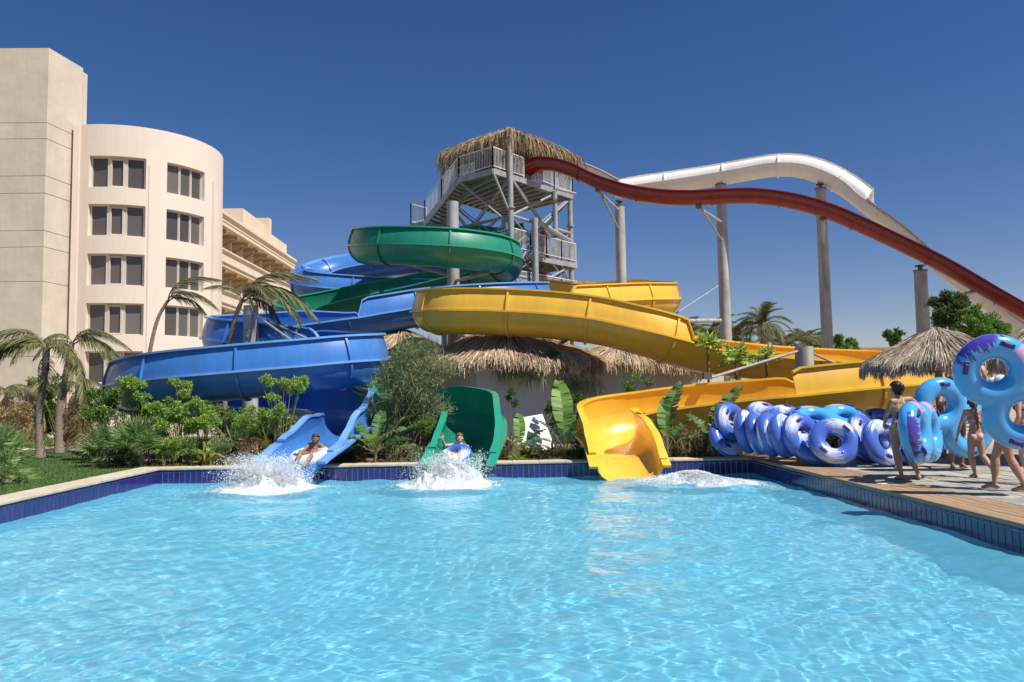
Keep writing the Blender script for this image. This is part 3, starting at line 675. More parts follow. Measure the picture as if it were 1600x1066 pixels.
# stairs: upper flight down to the left landing, then back under
LZ = at(660, 346, 37.8).z
lA = at(664, 344, 37.7); lB = at(642, 350, 38.3)
sA = Vector((pD.x, pD.y, 0)); sB = Vector((lA.x, lA.y, 0)); perp = Vector((v1.x, v1.y, 0)) * 1.15
def flight(a, b, z0, z1, wv, n):
    M = MB()
    for s in (Vector((0, 0, 0)), wv): M.bar((a.x + s.x, a.y + s.y, z0 - .12), (b.x + s.x, b.y + s.y, z1 - .12), .07, .26)
    st = M.build('stringer', m_steel, tower)
    for i in range(n):
        p = a.lerp(b, (i + .5) / n); z = z0 + (z1 - z0) * (i + .5) / n; c = p + wv / 2; d = (b - a).normalized()
        T_ = MB(); T_.box((c.x, c.y, z), (.30, wv.length, .05), math.atan2(d.y, d.x)); T_.build('tread', m_deck, st)
flight(sA, sB, D1, LZ, perp, 13); railing(sA, sB, D1, LZ); railing(sA + perp, sB + perp, D1, LZ)
l2 = Vector((lB.x, lB.y, 0))
deck([sB, sB + perp, l2 + perp, l2], LZ); railing(sB, l2, LZ); railing(l2, l2 + perp, LZ)
flight(l2 + perp * 1.1, tL + Vector((-.2, .6, 0)) , LZ, D2, perp, 12); railing(l2 + perp * 2.1, tL + perp + Vector((-.2, .6, 0)), LZ, D2)
# bracing: level tubes and diagonals on each face
def brace(p, q, r=.07):
    B = MB(); B.tube([p, q], r, 8); B.build('brace', m_steel, tower, True, 40)
def V3(p, z): return Vector((p.x, p.y, z))
for a, b in ((tF, tR_), (tF, tL), (tL, tB), (tR_, tB)):
    for z in (10.05, 7.2, 3.8): brace(V3(a, z), V3(b, z), .085)
    m = a.lerp(b, .5)
    for z0, z1 in ((10.05, 11.9), (7.2, 8.3)):
        brace(V3(a, z1), V3(m, z0), .055); brace(V3(b, z1), V3(m, z0), .055)
    brace(V3(m, 10.05), V3(a, 7.2), .05); brace(V3(m, 10.05), V3(b, 7.2), .05)
    brace(V3(a, 7.2), V3(b, 3.8), .05); brace(V3(b, 7.2), V3(a, 3.8), .05); brace(V3(a, 3.8), V3(b, 0.2), .05); brace(V3(b, 3.8), V3(a, .2), .05)
for a, b in ((tF, tL), (tL, tB), (tR_, tB), (tF, tR_)):          # thin cross rods, all faces
    for z0, z1 in ((7.2, 10.05), (3.8, 7.2), (8.5, 12.0)): brace(V3(a, z0), V3(b, z1), .028); brace(V3(b, z0), V3(a, z1), .028)
brace(V3(tF, 10.05), V3(pA, D1 - .2), .06); brace(V3(tF, 10.05), V3(tF.lerp(tR_, .75), D1 - .2), .06); brace(V3(tF, 9.6), V3(pD, D1 - .2), .05)
c1 = tF.lerp(tR_, .33)
M = MB(); M.tube([(c1.x + .1, c1.y - .6, 0), (c1.x + .1, c1.y - .6, 10.1)], .15, 14); M.build('post', m_steel, tower, True, 40)
c2 = tF.lerp(tR_, .72); brace((c2.x, c2.y - .3, 9.8), (c2.x, c2.y - .3, D1 - .2), .12); brace((c1.x + .1, c1.y - .6, 10.0), (tR_.x, tR_.y, 9.6), .13)
for dx in (-.1, .9): brace((c2.x + dx - 1.0, c2.y - 1.0, D1 - .25), (c2.x + dx + .2, c2.y + .1, D1 - .25), .07)

# ---- thatch: strands as real strips
def strands(paths, w, seed=0):
    """paths (N, K, 3) -> flat strips of width w that taper; returns verts, quads"""
    rs = np.random.RandomState(seed); N, K, _ = paths.shape
    d = paths[:, -1] - paths[:, 0]; side = np.cross(d, np.array([0, 0, 1.0]) + rs.normal(0, .7, (N, 3))); side /= np.linalg.norm(side, axis=1)[:, None] + 1e-9
    ww = (w * rs.uniform(.5, 1.4, N))[:, None, None] * np.linspace(1, .35, K)[None, :, None]
    A = paths + side[:, None] * ww; B = paths - side[:, None] * ww
    V = np.stack([A, B], 2).reshape(-1, 3); i = (np.arange(N)[:, None] * K + np.arange(K - 1)[None]).ravel() * 2
    return V, np.stack([i, i + 1, i + 3, i + 2], 1)
m_straw = mk('dry_palm_thatch', (0.30, 0.21, 0.12), .9, col2=(0.46, 0.35, 0.22), island=.35, transl=.12, spec=.2)
m_straw2 = mk('sunbleached_thatch', (0.42, 0.31, 0.20), .9, col2=(0.60, 0.47, 0.33), island=.35, transl=.1, spec=.2)
m_grey = mk('grey_weathered_thatch', (0.34, 0.275, 0.205), .9, col2=(0.50, 0.42, 0.33), island=.4, transl=.1, spec=.2)
m_under = mk('thatch_underlay', (0.13, 0.09, 0.055), .95, var=.3, vscale=5)
rs = np.random.RandomState(3)
ov = -.02
cc = (tF + tB) / 2
corn = [tF, tR_, tB, tL]; eave = [p + (p - cc).normalized() * o_ for p, o_ in zip(corn, (.16, .50, .2, .04))]; ax = Vector((cc.x, cc.y, ROOFZ + .95))
B = MB(); ez = ROOFZ - .02
for i in range(4):
    a, b = eave[i], eave[(i + 1) % 4]; B.add([(a.x, a.y, ez), (b.x, b.y, ez), tuple(ax)], [(0, 1, 2)])
B.add([(p.x, p.y, ez - .02) for p in eave], [(3, 2, 1, 0)])
roof = B.build('thatch_roof', m_under, tower)
for i in range(4):
    a, b = corn[i], corn[(i + 1) % 4]; E = MB(); E.bar((a.x, a.y, ROOFZ - .1), (b.x, b.y, ROOFZ - .1), .12, .16); E.build('roof_beam', m_steel, roof)
N = 5200; P = np.zeros((N, 5, 3)); side = rs.randint(0, 4, N); t = rs.uniform(-.03, 1.03, N); u = rs.uniform(0, .8, N) ** 1.5
E_ = np.array([[p.x, p.y, ez] for p in eave]); A_ = np.array(ax)
e = E_[side] * (1 - t[:, None]) + E_[(side + 1) % 4] * t[:, None]; start = e + (A_ - e) * u[:, None] + np.array([0, 0, .1])
out = e - np.array([cc.x, cc.y, ez]); out /= np.linalg.norm(out, axis=1)[:, None]
Ls = rs.uniform(.55, 1.2, N)
edge = np.where(u < .25, 1.0, 0.0)
for k in range(5):
    s = k / 4
    lay = start + out * (Ls * s * .9)[:, None] + np.stack([rs.normal(0, .02, N)] * 3, 1); lay[:, 2] += (.14 * np.sin(3.14 * s) - Ls * s * .33)
    hang = start + out * (.34 * (1 - (1 - s) ** 2) * rs.uniform(.6, 1.1, N))[:, None]; hang[:, 2] -= Ls * s ** 1.35 * 1.02
    P[:, k] = lay * (1 - edge[:, None]) + hang * edge[:, None]
P[:, 1:] += rs.normal(0, .06, (N, 1, 3)) * np.array([.25, .5, .8, 1.0])[None, :, None]
V, Fq = strands(P, .019, 1)
o = MO('thatch', V, Fq, m_straw, tower); o['kind'] = 'stuff'
# a few long ends blown off the right corner
# ------------------------------------------------------------------ thatched huts and parasols
def cone_thatch(parent, c, r, z_e, z_a, n, w, mat, fringe=.3, sx=1.0, seed=0, name='thatch', over=.12, tuft=True):
    rs = np.random.RandomState(seed); th = rs.uniform(0, 2 * math.pi, n); rr = r * np.sqrt(rs.uniform(.0, 1.0, n)); L = r * rs.uniform(.28, .5, n)
    K = 4; P = np.zeros((n, K, 3)); slope = (z_a - z_e) / r
    for k in range(K):
        s = k / (K - 1); q = rr + L * s; q2 = np.minimum(q, r + over); hang = np.maximum(q - q2, 0)
        P[:, k, 0] = c[0] + np.cos(th) * q2 * sx; P[:, k, 1] = c[1] + np.sin(th) * q2
        P[:, k, 2] = z_a - slope * np.minimum(q2, r) + .06 + (.05 * np.sin(th * 7 + seed) + .04 * np.sin(th * 19 + q2 * 3)) * (q2 / r) - np.maximum(q2 - r, 0) * slope * 1.3 - np.minimum(hang * .8, fringe * rs.uniform(.2, 1.3, n)) + .05 * math.sin(3.1 * s)
    P[:, 1:] += rs.normal(0, .03, (n, 1, 3)) * np.array([.4, .7, 1.0])[None, :, None] * (r / 1.5)
    V, Fq = strands(P, w, seed); o = MO(name, V, Fq, mat, parent); o['kind'] = 'stuff'; return o
def parasol(px, py_apex, py_eave, Y, wpx, label, seed):
    a = at(px, py_apex, Y); r = wpx / 2 / FPX * Y; ze = at(px, py_eave, Y).z
    root = thing('thatched_parasol', label, 'parasol', (a.x, a.y, 0), 'thatched parasols')
    M = MB(); M.cyl((a.x, a.y, 0), (a.x, a.y, a.z - .1), .08, .07, 10); M.build('pole', mk('weathered_wood', (.25, .18, .12), .85, var=.2, vscale=8), root, True, 40)
    M = MB(); k = 28; M.add([(a.x, a.y, a.z)] + [(a.x + r * math.cos(2 * math.pi * i / k), a.y + r * math.sin(2 * math.pi * i / k), ze) for i in range(k)] + [(a.x, a.y, a.z - .15)],
          [(0, 1 + i, 1 + (i + 1) % k) for i in range(k)] + [(k + 1, 1 + (i + 1) % k, 1 + i) for i in range(k)]); M.build('canopy', m_under, root)
    for i in range(12):
        q = 2 * math.pi * i / 12; B = MB(); B.bar((a.x, a.y, a.z - .18), (a.x + r * .95 * math.cos(q), a.y + r * .95 * math.sin(q), ze - .03), .045); B.build('rafter', MATS['weathered_wood'], root)
    cone_thatch(root, (a.x, a.y), r, ze, a.z, 9000, .011, m_grey, fringe=.17, seed=seed)
    return root
parasol(1462, 514, 572, 16.9, 206, 'grey thatched parasol whole in view behind the woman with the ring', 4)
parasol(1650, 496, 560, 15.6, 236, 'thatched parasol cut off by the right edge of the photo', 5)
m_wall = mk('white_render', (0.84, 0.83, 0.83), .85, var=.04, vscale=1.5, bump=.2, bscale=8)
def hut(name, label, c, r, sx, z_e, z_a, wall_r, seed, n=9000, sides=8, rot=0.0, hw=2.35):
    root = thing(name, label, 'hut', (c[0], c[1], 0), 'thatched huts')
    poly = [(c[0] + wall_r * sx * math.cos(rot + 2 * math.pi * i / sides), c[1] + wall_r * math.sin(rot + 2 * math.pi * i / sides)) for i in range(sides)]
    M = MB(); M.prism(poly, -.02, hw); M.build('wall', m_wall, root)
    M = MB(); M.prism([(c[0] + (x - c[0]) * 1.06, c[1] + (y - c[1]) * 1.06) for x, y in poly], hw, hw + .12); bevel(M.build('cornice', m_wall, root), .01)
    k = 36; M = MB(); M.add([(c[0], c[1], z_a)] + [(c[0] + r * sx * math.cos(2 * math.pi * i / k), c[1] + r * math.sin(2 * math.pi * i / k), z_e) for i in range(k)] + [(c[0], c[1], z_a - .3)],
          [(0, 1 + i, 1 + (i + 1) % k) for i in range(k)] + [(k + 1, 1 + (i + 1) % k, 1 + i) for i in range(k)]); M.build('roof_underlay', m_under, root)
    cone_thatch(root, c, r, z_e, z_a, int(n * 1.5), .015, m_straw2, fringe=.24, sx=sx, seed=seed)
    return root
h1 = at(752, 545, 27.0)
hut('thatched_hut', 'white hut with a shaggy thatch roof behind the green slide mouth', (h1.x + .9, 26.6), 3.1, 1.12, 2.55, 3.95, 2.35, 7, rot=R_(22.5))
h2 = at(960, 545, 28.5)
hut('thatched_hut', 'thatched hut further right, half hidden below the yellow slide', (h2.x + .4, 28.6), 3.0, 1.25, 2.45, 3.45, 2.5, 8, rot=R_(10))
h3 = at(650, 560, 29.5)
hut('thatched_hut', 'thatched hut behind the grey-green feathery bush', (h3.x - .6, 30.0), 3.6, 1.0, 2.2, 4.2, 2.6, 9, n=6000)
# low link wall with a lit strip lamp, right of the huts
lw = thing('garden_wall', 'plain pale wall between the huts and the yellow slide', 'wall', (5.5, 26, 0))
M = MB(); M.box((5.6, 26.3, 1.15), (4.4, .2, 2.35)); M.build('wall', m_wall, lw)
M = MB(); M.box((5.6, 26.3, 2.36), (4.5, .34, .08)); M.build('coping', m_wall, lw)
sg = thing('white_board', 'slanted white board leaning in the plants right of the green slide', 'board', tuple(gx(835, 19.4)))
p = gx(833, 19.4); M = MB(); M.box((p.x, p.y, .55), (.86, .05, .95), M=Matrix.Rotation(R_(-8), 3, 'Y') @ Matrix.Rotation(R_(28), 3, 'Z') @ Matrix.Rotation(R_(-22), 3, 'X')); M.build('panel', mk('white_paint', (.8, .77, .72), .6, var=.05), sg)
M = MB(); M.cyl((p.x - .2, p.y + .2, -.03), (p.x - .2, p.y + .2, .7), .03, n=8); M.cyl((p.x + .25, p.y + .25, -.03), (p.x + .25, p.y + .25, .7), .03, n=8); M.build('stake', m_steel, sg)
pl = gx(1376, 12.4); M = MB(); M.box((pl.x, pl.y, .018), (.30, .10, .012), .5); tag(bevel(M.build('deck_plate', mk('white_enamel', (.8, .8, .78), .4), None, loc=(pl.x, pl.y, .01)), .003), 'small white plate lying on the timber pool edge', 'plate')
v = gx(1342, 140); M = MB(); M.box((v.x, v.y, 4.3), (9, 7, 8.8)); M.box((v.x - 5.5, v.y, 3.6), (5, 6, 7.2)); M.box((v.x + 5.5, v.y, 3.2), (4, 6, 6.6))
vr = thing('distant_villa', 'tiny peach villa on the skyline left of the thatched parasol', 'building', (v.x, v.y, 0)); M.build('wall', mk('peach_plaster', (.55, .38, .30), .9), vr)
M = MB(); M.box((v.x, v.y, 8.85), (9.6, 7.6, .4)); M.box((v.x - 5.5, v.y, 7.3), (5.3, 6.4, .3)); M.build('roof', mk('clay_roof', (.40, .22, .15), .9), vr)
for k in range(3): M = MB(); M.box((v.x - 2.6 + 2.6 * k, v.y - 3.5, 6.3), (1.2, .06, 1.5)); M.build('window', m_glass, vr)
# ------------------------------------------------------------------ plants
def leafmat(n, c, c2, isl=.3, tr=.3, rough=.6): return mk(n, c, rough, col2=c2, island=isl, transl=tr, spec=.22)
m_palm = leafmat('palm_leaflet', (.15, .17, .075), (.24, .25, .13))
m_palmd = leafmat('dry_palm_leaflet', (.30, .22, .11), (.38, .28, .15), .35, .15, .8)
m_olive = leafmat('windblown_leaflet', (.14, .16, .06), (.26, .25, .12))
m_lime = leafmat('lime_leaf', (.23, .38, .06), (.35, .48, .11))
m_leaf = leafmat('mid_green_leaf', (.12, .23, .045), (.20, .32, .075))
m_dleaf = leafmat('dark_leaf', (.07, .13, .035), (.12, .19, .055))
m_ban = leafmat('broad_leaf', (.14, .27, .06), (.22, .36, .08), .2, .4, .4)
m_ban2 = leafmat('dark_broad_leaf', (.07, .15, .05), (.12, .22, .07), .2, .3, .4)
m_brown = leafmat('bronze_leaf', (.16, .09, .045), (.26, .18, .08), .4, .2)
m_crot = leafmat('croton_leaf', (.16, .20, .03), (.34, .26, .05), .4, .3)
m_feath = leafmat('feathery_leaf', (.19, .24, .10), (.30, .34, .17), .35, .25, .7)
m_fan = leafmat('fan_leaf_blade', (.18, .30, .09), (.30, .43, .16))
m_grassd = leafmat('dry_grass_blade', (.20, .16, .07), (.30, .25, .12), .4, .2, .8)
m_bark = mk('palm_bark', (.27, .215, .17), .9, var=.25, vscale=9, bump=.8, bscale=22, bdist=.03, stretch=(1, 1, 3))
m_stem = mk('plant_stem', (.17, .15, .07), .8, var=.2, vscale=8)
m_twig = mk('twig', (.24, .18, .12), .9)

def strips(base, dirs, L, w, droop, K=4, seed=0, fold=None):
    """N blade strips: base (N,3), dirs (N,3), L (N), droop (N)"""
    rs = np.random.RandomState(seed); N = len(base); P = np.zeros((N, K, 3))
    for k in range(K):
        s = k / (K - 1); P[:, k] = base + dirs * (L * s)[:, None]; P[:, k, 2] -= droop * L * s * s
    d = dirs; side = np.cross(d, rs.normal(0, .5, (N, 3)) + np.array([0, 0, 1.0])); side /= np.linalg.norm(side, axis=1)[:, None] + 1e-9
    prof = np.array([.55, 1, .8, .06]) if K == 4 else np.interp(np.linspace(0, 1, K), [0, .3, .7, 1], [.5, 1, .75, .05])
    ww = (np.ones(N) * w)[:, None, None] * prof[None, :, None]
    V = np.stack([P + side[:, None] * ww, P - side[:, None] * ww], 2).reshape(-1, 3)
    i = (np.arange(N)[:, None] * K + np.arange(K - 1)[None]).ravel() * 2
    return V, np.stack([i, i + 1, i + 3, i + 2], 1)
def join(parts):
    V = []; Fs = []; mi = []; b = 0
    for k, (v, f) in enumerate(parts):
        V.append(np.asarray(v)); Fs += [tuple(int(q) + b for q in r) for r in f]; mi += [k] * len(f); b += len(v)
    return np.vstack(V), Fs, mi
def frond_mesh(L, rise, fall, nl, ll, seed, droop=.6, wind=(0, 0), w=.012, vee=.35):
    """feather palm leaf along +X: rachis rises then falls; returns (verts, faces, midx)"""
    rs = np.random.RandomState(seed); s = np.linspace(0, 1, 15)
    x = L * (s - .18 * s ** 3); z = L * (rise * s - (rise + fall) * s ** 2.1); y = L * wind[1] * s ** 2 + wind[0] * s ** 2 * L
    R = np.stack([x, y, z], 1)
    T = MB(); T.tube([tuple(p) for p in R[::2]], [.022 * L / 2 * (1 - .85 * t) + .004 for t in s[::2]], 5)
    t = np.repeat(np.linspace(.14, .995, nl), 2); sd = np.tile([1.0, -1.0], nl)
    b = np.stack([np.interp(t, s, R[:, k]) for k in range(3)], 1); tg = np.stack([np.gradient(np.interp(np.linspace(0, 1, 200), s, R[:, k])) for k in range(3)], 1); tg /= np.linalg.norm(tg, axis=1)[:, None]
    tt = tg[(t * 199).astype(int)]
    nrm = np.cross(tt, [0, 1.0, 0]); nrm *= np.sign(nrm[:, 2:3] + 1e-9); sidev = np.cross(nrm, tt)
    d = sidev * sd[:, None] * .85 + tt * (.55 + .5 * t)[:, None] + nrm * vee + rs.normal(0, .10, (len(t), 3)); d /= np.linalg.norm(d, axis=1)[:, None]
    ln = ll * (np.sin(np.pi * np.clip(t * .86 + .12, 0, 1)) ** .6) * rs.uniform(.8, 1.1, len(t))
    V, Fq = strips(b, d, ln, w, rs.uniform(.6, 1.3, len(t)) * droop, 4, seed)
    return join([(np.array(T.v), T.f), (V, Fq)])
def share(name, V, F, mi, mats):
    o = MO(name, V, F, mats, None, False, None, mi); me = o.data; bpy.data.objects.remove(o); return me
def inst(name, me, parent, loc, rot, scale=1.0):
    o = bpy.data.objects.new(name, me); COL.objects.link(o); o.parent = parent; ROOTLOC[o.name] = ROOTLOC[parent.name]
    o.location = Vector(loc) - ROOTLOC[parent.name]; o.rotation_euler = rot; o.scale = (scale,) * 3; return o
FR = [share('frond', *frond_mesh(2.0, .55, .50, 76, .52, 20 + i, droop=.75, w=.014), (m_stem, m_palm)) for i in range(3)]
FRO = [share('frond', *frond_mesh(2.0, .42, .62, 84, .52, 30 + i, droop=.95, vee=.1, w=.014), (m_stem, m_olive)) for i in range(3)]
FRD = [share('dry_frond', *frond_mesh(1.7, .05, .75, 44, .42, 40 + i, droop=.9, vee=-.1), (m_stem, m_palmd)) for i in range(2)]
def trunk(name, pts, r0, r1, parent, mat=None, ring=.012):
    C, s = resample(crspline([list(p) + [1, 1] for p in pts]), .09); M = MB(); n = len(C)
    M.tube([tuple(c[:3]) for c in C], [(r0 + (r1 - r0) * i / (n - 1)) + (ring if i % 2 else 0) + (.05 * math.exp(-i * .35)) for i in range(n)], 10); return M.build(name, mat or m_bark, parent, True, 50)
def palm(label, base, pts, r0, r1, fronds, group='garden palms', kinds=None, dry=0, seed=0, fs=1.0):
    """fronds: (compass deg in picture plane: 0 = right, 90 = away, elevation deg, scale, mesh set)"""
    rs = random.Random(seed); root = thing('palm_tree', label, 'palm tree', tuple(base), group)
    trunk('trunk', pts, r0, r1, root); top = Vector(pts[-1])
    for az, el, sc, ms in fronds:
        inst('frond', rs.choice(ms), root, top + Vector((0, 0, rs.uniform(-.08, .05))), (rs.uniform(-.25, .25), -R_(el), R_(az)), sc * fs)
    for i in range(dry):
        inst('dry_frond', rs.choice(FRD), root, top - Vector((0, 0, .12)), (rs.uniform(-.4, .4), R_(rs.uniform(35, 70)), rs.uniform(0, 6.28)), .62 * fs)
    return root
# the two leaning palms on the lawn
b = gx(66, 21.9); t = at(73, 545, 21.9)
palm('palm on the lawn, nearer of the two slim leaning trunks, crown bent left', b, [b, at(62, 640, 21.9), at(70, 580, 21.9), t], .10, .085,
     [(170, 42, 1.1, FRO), (182, 14, 1.05, FRO), (205, 26, .9, FRO), (-15, -8, 1.0, FRO), (160, 30, .8, FRO), (-30, 16, .7, FRO), (250, 15, .6, FRO), (95, 35, .7, FRO)], dry=3, seed=2)
b = gx(95, 23.9); t = at(113, 535, 23.9)
palm('palm on the lawn, farther trunk leaning right by the footpath', b, [b, at(92, 650, 23.9), at(104, 580, 23.9), t], .105, .075,
     [(170, 34, .6, FRO), (15, 30, .8, FRO), (-10, 8, .95, FRO), (-5, 40, .7, FRO), (200, 10, .55, FRO), (60, 30, .6, FRO)], dry=3, seed=3)
# two thin bending palms by the round bay
b = gx(228, 27.5); t = at(262, 470, 27.5)
palm('thin bare palm bending right in front of the round bay', b, [b, at(228, 600, 27.5), at(236, 540, 27.5), at(248, 495, 27.5), t], .085, .05,
     [(10, 62, .95, FRO), (2, 28, .9, FRO), (25, 12, .75, FRO), (-20, 44, .6, FRO)], seed=4)
b = gx(352, 24.0); t = at(378, 470, 24.0)
palm('thin palm with ragged fronds over the blue loop', b, [b, at(352, 600, 24), at(360, 530, 24), at(368, 495, 24), t], .085, .06,
     [(12, 55, 1.15, FRO), (0, 22, 1.15, FRO), (-14, 10, 1.1, FR), (20, 38, .95, FRO), (170, 58, .6, FRO), (45, 5, .8, FRO), (-40, 25, .8, FR)], seed=5)
# date palms beyond the yellow slide
def date_palm(px, py, Y, hgt, sc, label, seed, n=20):
    rs = random.Random(seed); c = at(px, py, Y); b = (c.x, c.y, 0); root = thing('date_palm', label, 'palm tree', b, 'date palms beyond the slides'); trunk('trunk', [b, (c.x, c.y, c.z * .5), tuple(c)], .22, .18, root)
    for i in range(n):
        inst('frond', rs.choice(FR), root, c, (rs.uniform(-.3, .3), -R_(rs.choice((75, 55, 40, 20, 0, -15))), 2.4 * i), sc * rs.uniform(.8, 1.1))
    for i in range(5): inst('dry_frond', rs.choice(FRD), root, c - Vector((0, 0, .2)), (0, R_(60), i * 1.3), sc * .8)
date_palm(1192, 512, 48, 0, 1.02, 'tallest date palm, alone above the yellow slide run', 1, 24)
date_palm(1112, 530, 50, 0, 1.05, 'date palm just left of the middle column', 2)
date_palm(1080, 536, 54, 0, 1.2, 'leftmost date palm, by the yellow bend', 3)
date_palm(1152, 540, 56, 0, 1.2, 'date palm just right of the middle column', 4)
date_palm(1228, 546, 54, 0, 1.15, 'date palm low to the right of the tall lone one', 5)
date_palm(1258, 545, 58, 0, 1.1, 'date palm farthest right, near the green poplars', 6)

def leaf_cloud(clumps, n, size, seed, asp=2.2, up=.3):
    """leaf quads gathered in clumps [(centre, (rx,ry,rz), weight)]; leaves sit near the clump's shell"""
    rs = np.random.RandomState(seed); sub = []
    for c, r, w in clumps:                                   # every clump breaks up into uneven tufts with gaps between
        for q in range(9):
            d = rs.normal(0, 1, 3); d /= np.linalg.norm(d); d *= rs.uniform(.35, 1.0); sub.append((tuple(np.array(c) + d * np.array(r)), tuple(np.array(r) * rs.uniform(.22, .46)), w * rs.uniform(.4, 1.4)))
    clumps = sub; wt = np.array([c[2] for c in clumps], float); wt /= wt.sum(); k = rs.choice(len(clumps), n, p=wt)
    C = np.array([list(c[0]) for c in clumps])[k]; Rr = np.array([list(c[1]) for c in clumps])[k]
    d = rs.normal(0, 1, (n, 3)); d /= np.linalg.norm(d, axis=1)[:, None]; rad = rs.uniform(.08, 1.0, n) ** .5 * rs.uniform(.8, 1.3, n)
    p = C + d * Rr * rad[:, None]
    ax = d * .7 + rs.normal(0, .6, (n, 3)) + np.array([0, 0, up]); ax /= np.linalg.norm(ax, axis=1)[:, None]
    s = np.cross(ax, rs.normal(0, 1, (n, 3))); s /= np.linalg.norm(s, axis=1)[:, None]
    L = size * rs.uniform(.6, 1.3, n); w = L / asp
    nn = np.cross(ax, s)
    V = np.stack([p, p + ax * (L * .5)[:, None] + s * (w * .5)[:, None] - nn * (w * .15)[:, None], p + ax * L[:, None] - nn * (L * .2)[:, None], p + ax * (L * .5)[:, None] - s * (w * .5)[:, None] - nn * (w * .15)[:, None]], 1).reshape(-1, 3)
    i = np.arange(n) * 4; return V, np.stack([i, i + 1, i + 2, i + 3], 1)
def shrub(label, base, clumps, n, size, mat, seed, fine=True, group='garden shrubs', stems=4, cat='shrub', name='shrub', sr=.014, asp=2.2):
    base = Vector(base); root = thing(name, label, cat, tuple(base), group); n, size, asp = (int(n * 1.7), size * .78, asp * 1.3) if fine else (n, size, asp); V, Fq = leaf_cloud(clumps, n, size, seed, asp); o = MO('foliage', V, Fq, mat, root)
    rs = random.Random(seed); M = MB()
    for c in clumps:
        for q in range(max(1, stems // 2)):
            a = base + Vector((rs.uniform(-.12, .12), rs.uniform(-.1, .1), -.03)); e = Vector(c[0]) + Vector((rs.uniform(-.5, .5) * c[1][0], rs.uniform(-.5, .5) * c[1][1], rs.uniform(-.2, .6) * c[1][2])); m = a.lerp(e, .5) + Vector((rs.uniform(-.06, .06), rs.uniform(-.06, .06), .05)); M.tube([a, m, e], [sr, sr * .8, sr * .4], 5)
    M.build('stem', m_stem, root); return root
def clumps_px(lst, Y, rs=1.0):
    out = []
    for px, py, rpx, *w in lst:
        c = at(px, py, Y); r = rpx / FPX * Y; out.append((tuple(c + Vector((0, random.uniform(-.2, .2), 0))), (r, r * .9, r * .85), w[0] if w else rpx ** 2))
    return out
# lime-green shrubs in front of the blue flume
shrub('lime shrub with a round top, leftmost against the blue flume', gx(212, 19.3), clumps_px([(205, 598, 14), (218, 606, 16), (198, 612, 10), (214, 628, 9), (222, 622, 8)], 19.3), 2400, .095, m_lime, 1, stems=4)
shrub('lime shrub with a narrow tuft in front of the blue flume seam', gx(285, 19.4), clumps_px([(284, 604, 12), (288, 616, 10), (266, 626, 9), (276, 598, 7)], 19.4), 1500, .09, m_lime, 2)
shrub('broad lime shrub, widest of those below the blue flume', gx(275, 18.9), clumps_px([(255, 644, 18), (275, 650, 20), (262, 662, 16), (240, 640, 12), (295, 665, 18), (285, 640, 12)], 18.9), 4200, .095, m_lime, 3)
shrub('lime shrub just right of the broad one', gx(318, 18.9), clumps_px([(310, 632, 13), (318, 655, 18), (330, 662, 15), (305, 668, 15), (322, 640, 12)], 18.9), 3000, .09, m_lime, 4)
shrub('tall spindly lime shrub left of the blue chute', gx(438, 18.8), clumps_px([(416, 598, 12), (436, 598, 9), (450, 604, 12), (466, 596, 12), (430, 622, 10), (440, 640, 13), (420, 650, 12), (470, 605, 9)], 18.8), 2600, .09, m_lime, 5, stems=6)
shrub('green shrub between the dry palm and the blue flume end', gx(160, 20.6), clumps_px([(150, 622, 18), (172, 626, 15), (162, 646, 20), (146, 645, 16), (180, 614, 10)], 20.6), 3600, .10, m_leaf, 6)
shrub('small bright shrub low beside the fan palm', gx(262, 18.45), clumps_px([(256, 702, 14), (270, 690, 14), (275, 706, 13), (248, 712, 10)], 18.45), 2200, .075, m_lime, 7)
shrub('dark shrub on the lawn behind the leaning palms', gx(40, 28.5), clumps_px([(30, 665, 16), (52, 662, 18), (44, 676, 14), (80, 668, 14)], 28.5), 2600, .16, m_dleaf, 8)
shrub('green shrub behind the farther leaning palm', gx(100, 28.0), clumps_px([(70, 620, 16), (78, 645, 18), (105, 668, 13), (60, 600, 14), (120, 668, 9)], 28.0), 2600, .16, m_leaf, 9)
# feathery grey-green bush between the blue and green mouths
fb = thing('feathery_bush', 'big feathery grey-green bush between the blue and green slide mouths', 'bush', tuple(gx(640, 19.6)), 'garden bushes')
rs = np.random.RandomState(12)
core = clumps_px([(640, 560, 34), (612, 606, 36), (655, 600, 40), (690, 575, 26), (640, 645, 44), (596, 640, 26), (676, 640, 30), (620, 580, 28), (668, 548, 22)], 19.9)
k = rs.choice(len(core), 9000, p=np.array([c[2] for c in core]) / sum(c[2] for c in core)); C0 = np.array([c[0] for c in core])[k]; RR = np.array([c[1] for c in core])[k]
d = rs.normal(0, 1, (9000, 3)); d /= np.linalg.norm(d, axis=1)[:, None]; p0 = C0 + d * RR * rs.uniform(.2, 1, 9000)[:, None]; dd = d * .5 + rs.normal(0, .4, (9000, 3)) + np.array([-.1, 0, .55]); dd /= np.linalg.norm(dd, axis=1)[:, None]
V, Fq = strips(p0, dd, rs.uniform(.14, .34, 9000), .0055, rs.uniform(0, .5, 9000), 4, 1); V2, F2 = leaf_cloud(core, 7000, .05, 13, 2.6)
MO('foliage', V, Fq, m_feath, fb); MO('foliage', V2, F2, m_feath, fb)
M = MB(); b0 = gx(640, 19.8)
for i in range(34):
    c = core[i % len(core)][0]; e = Vector(c) + Vector((random.uniform(-.5, .5), random.uniform(-.4, .4), random.uniform(-.2, .7))); a = b0 + Vector((random.uniform(-.7, .7), random.uniform(-.4, .4), 0)); M.tube([a, a.lerp(e, .5) + Vector((random.uniform(-.2, .2), 0, .1)), e], [.016, .010, .004], 5)
M.build('branch', m_twig, fb)
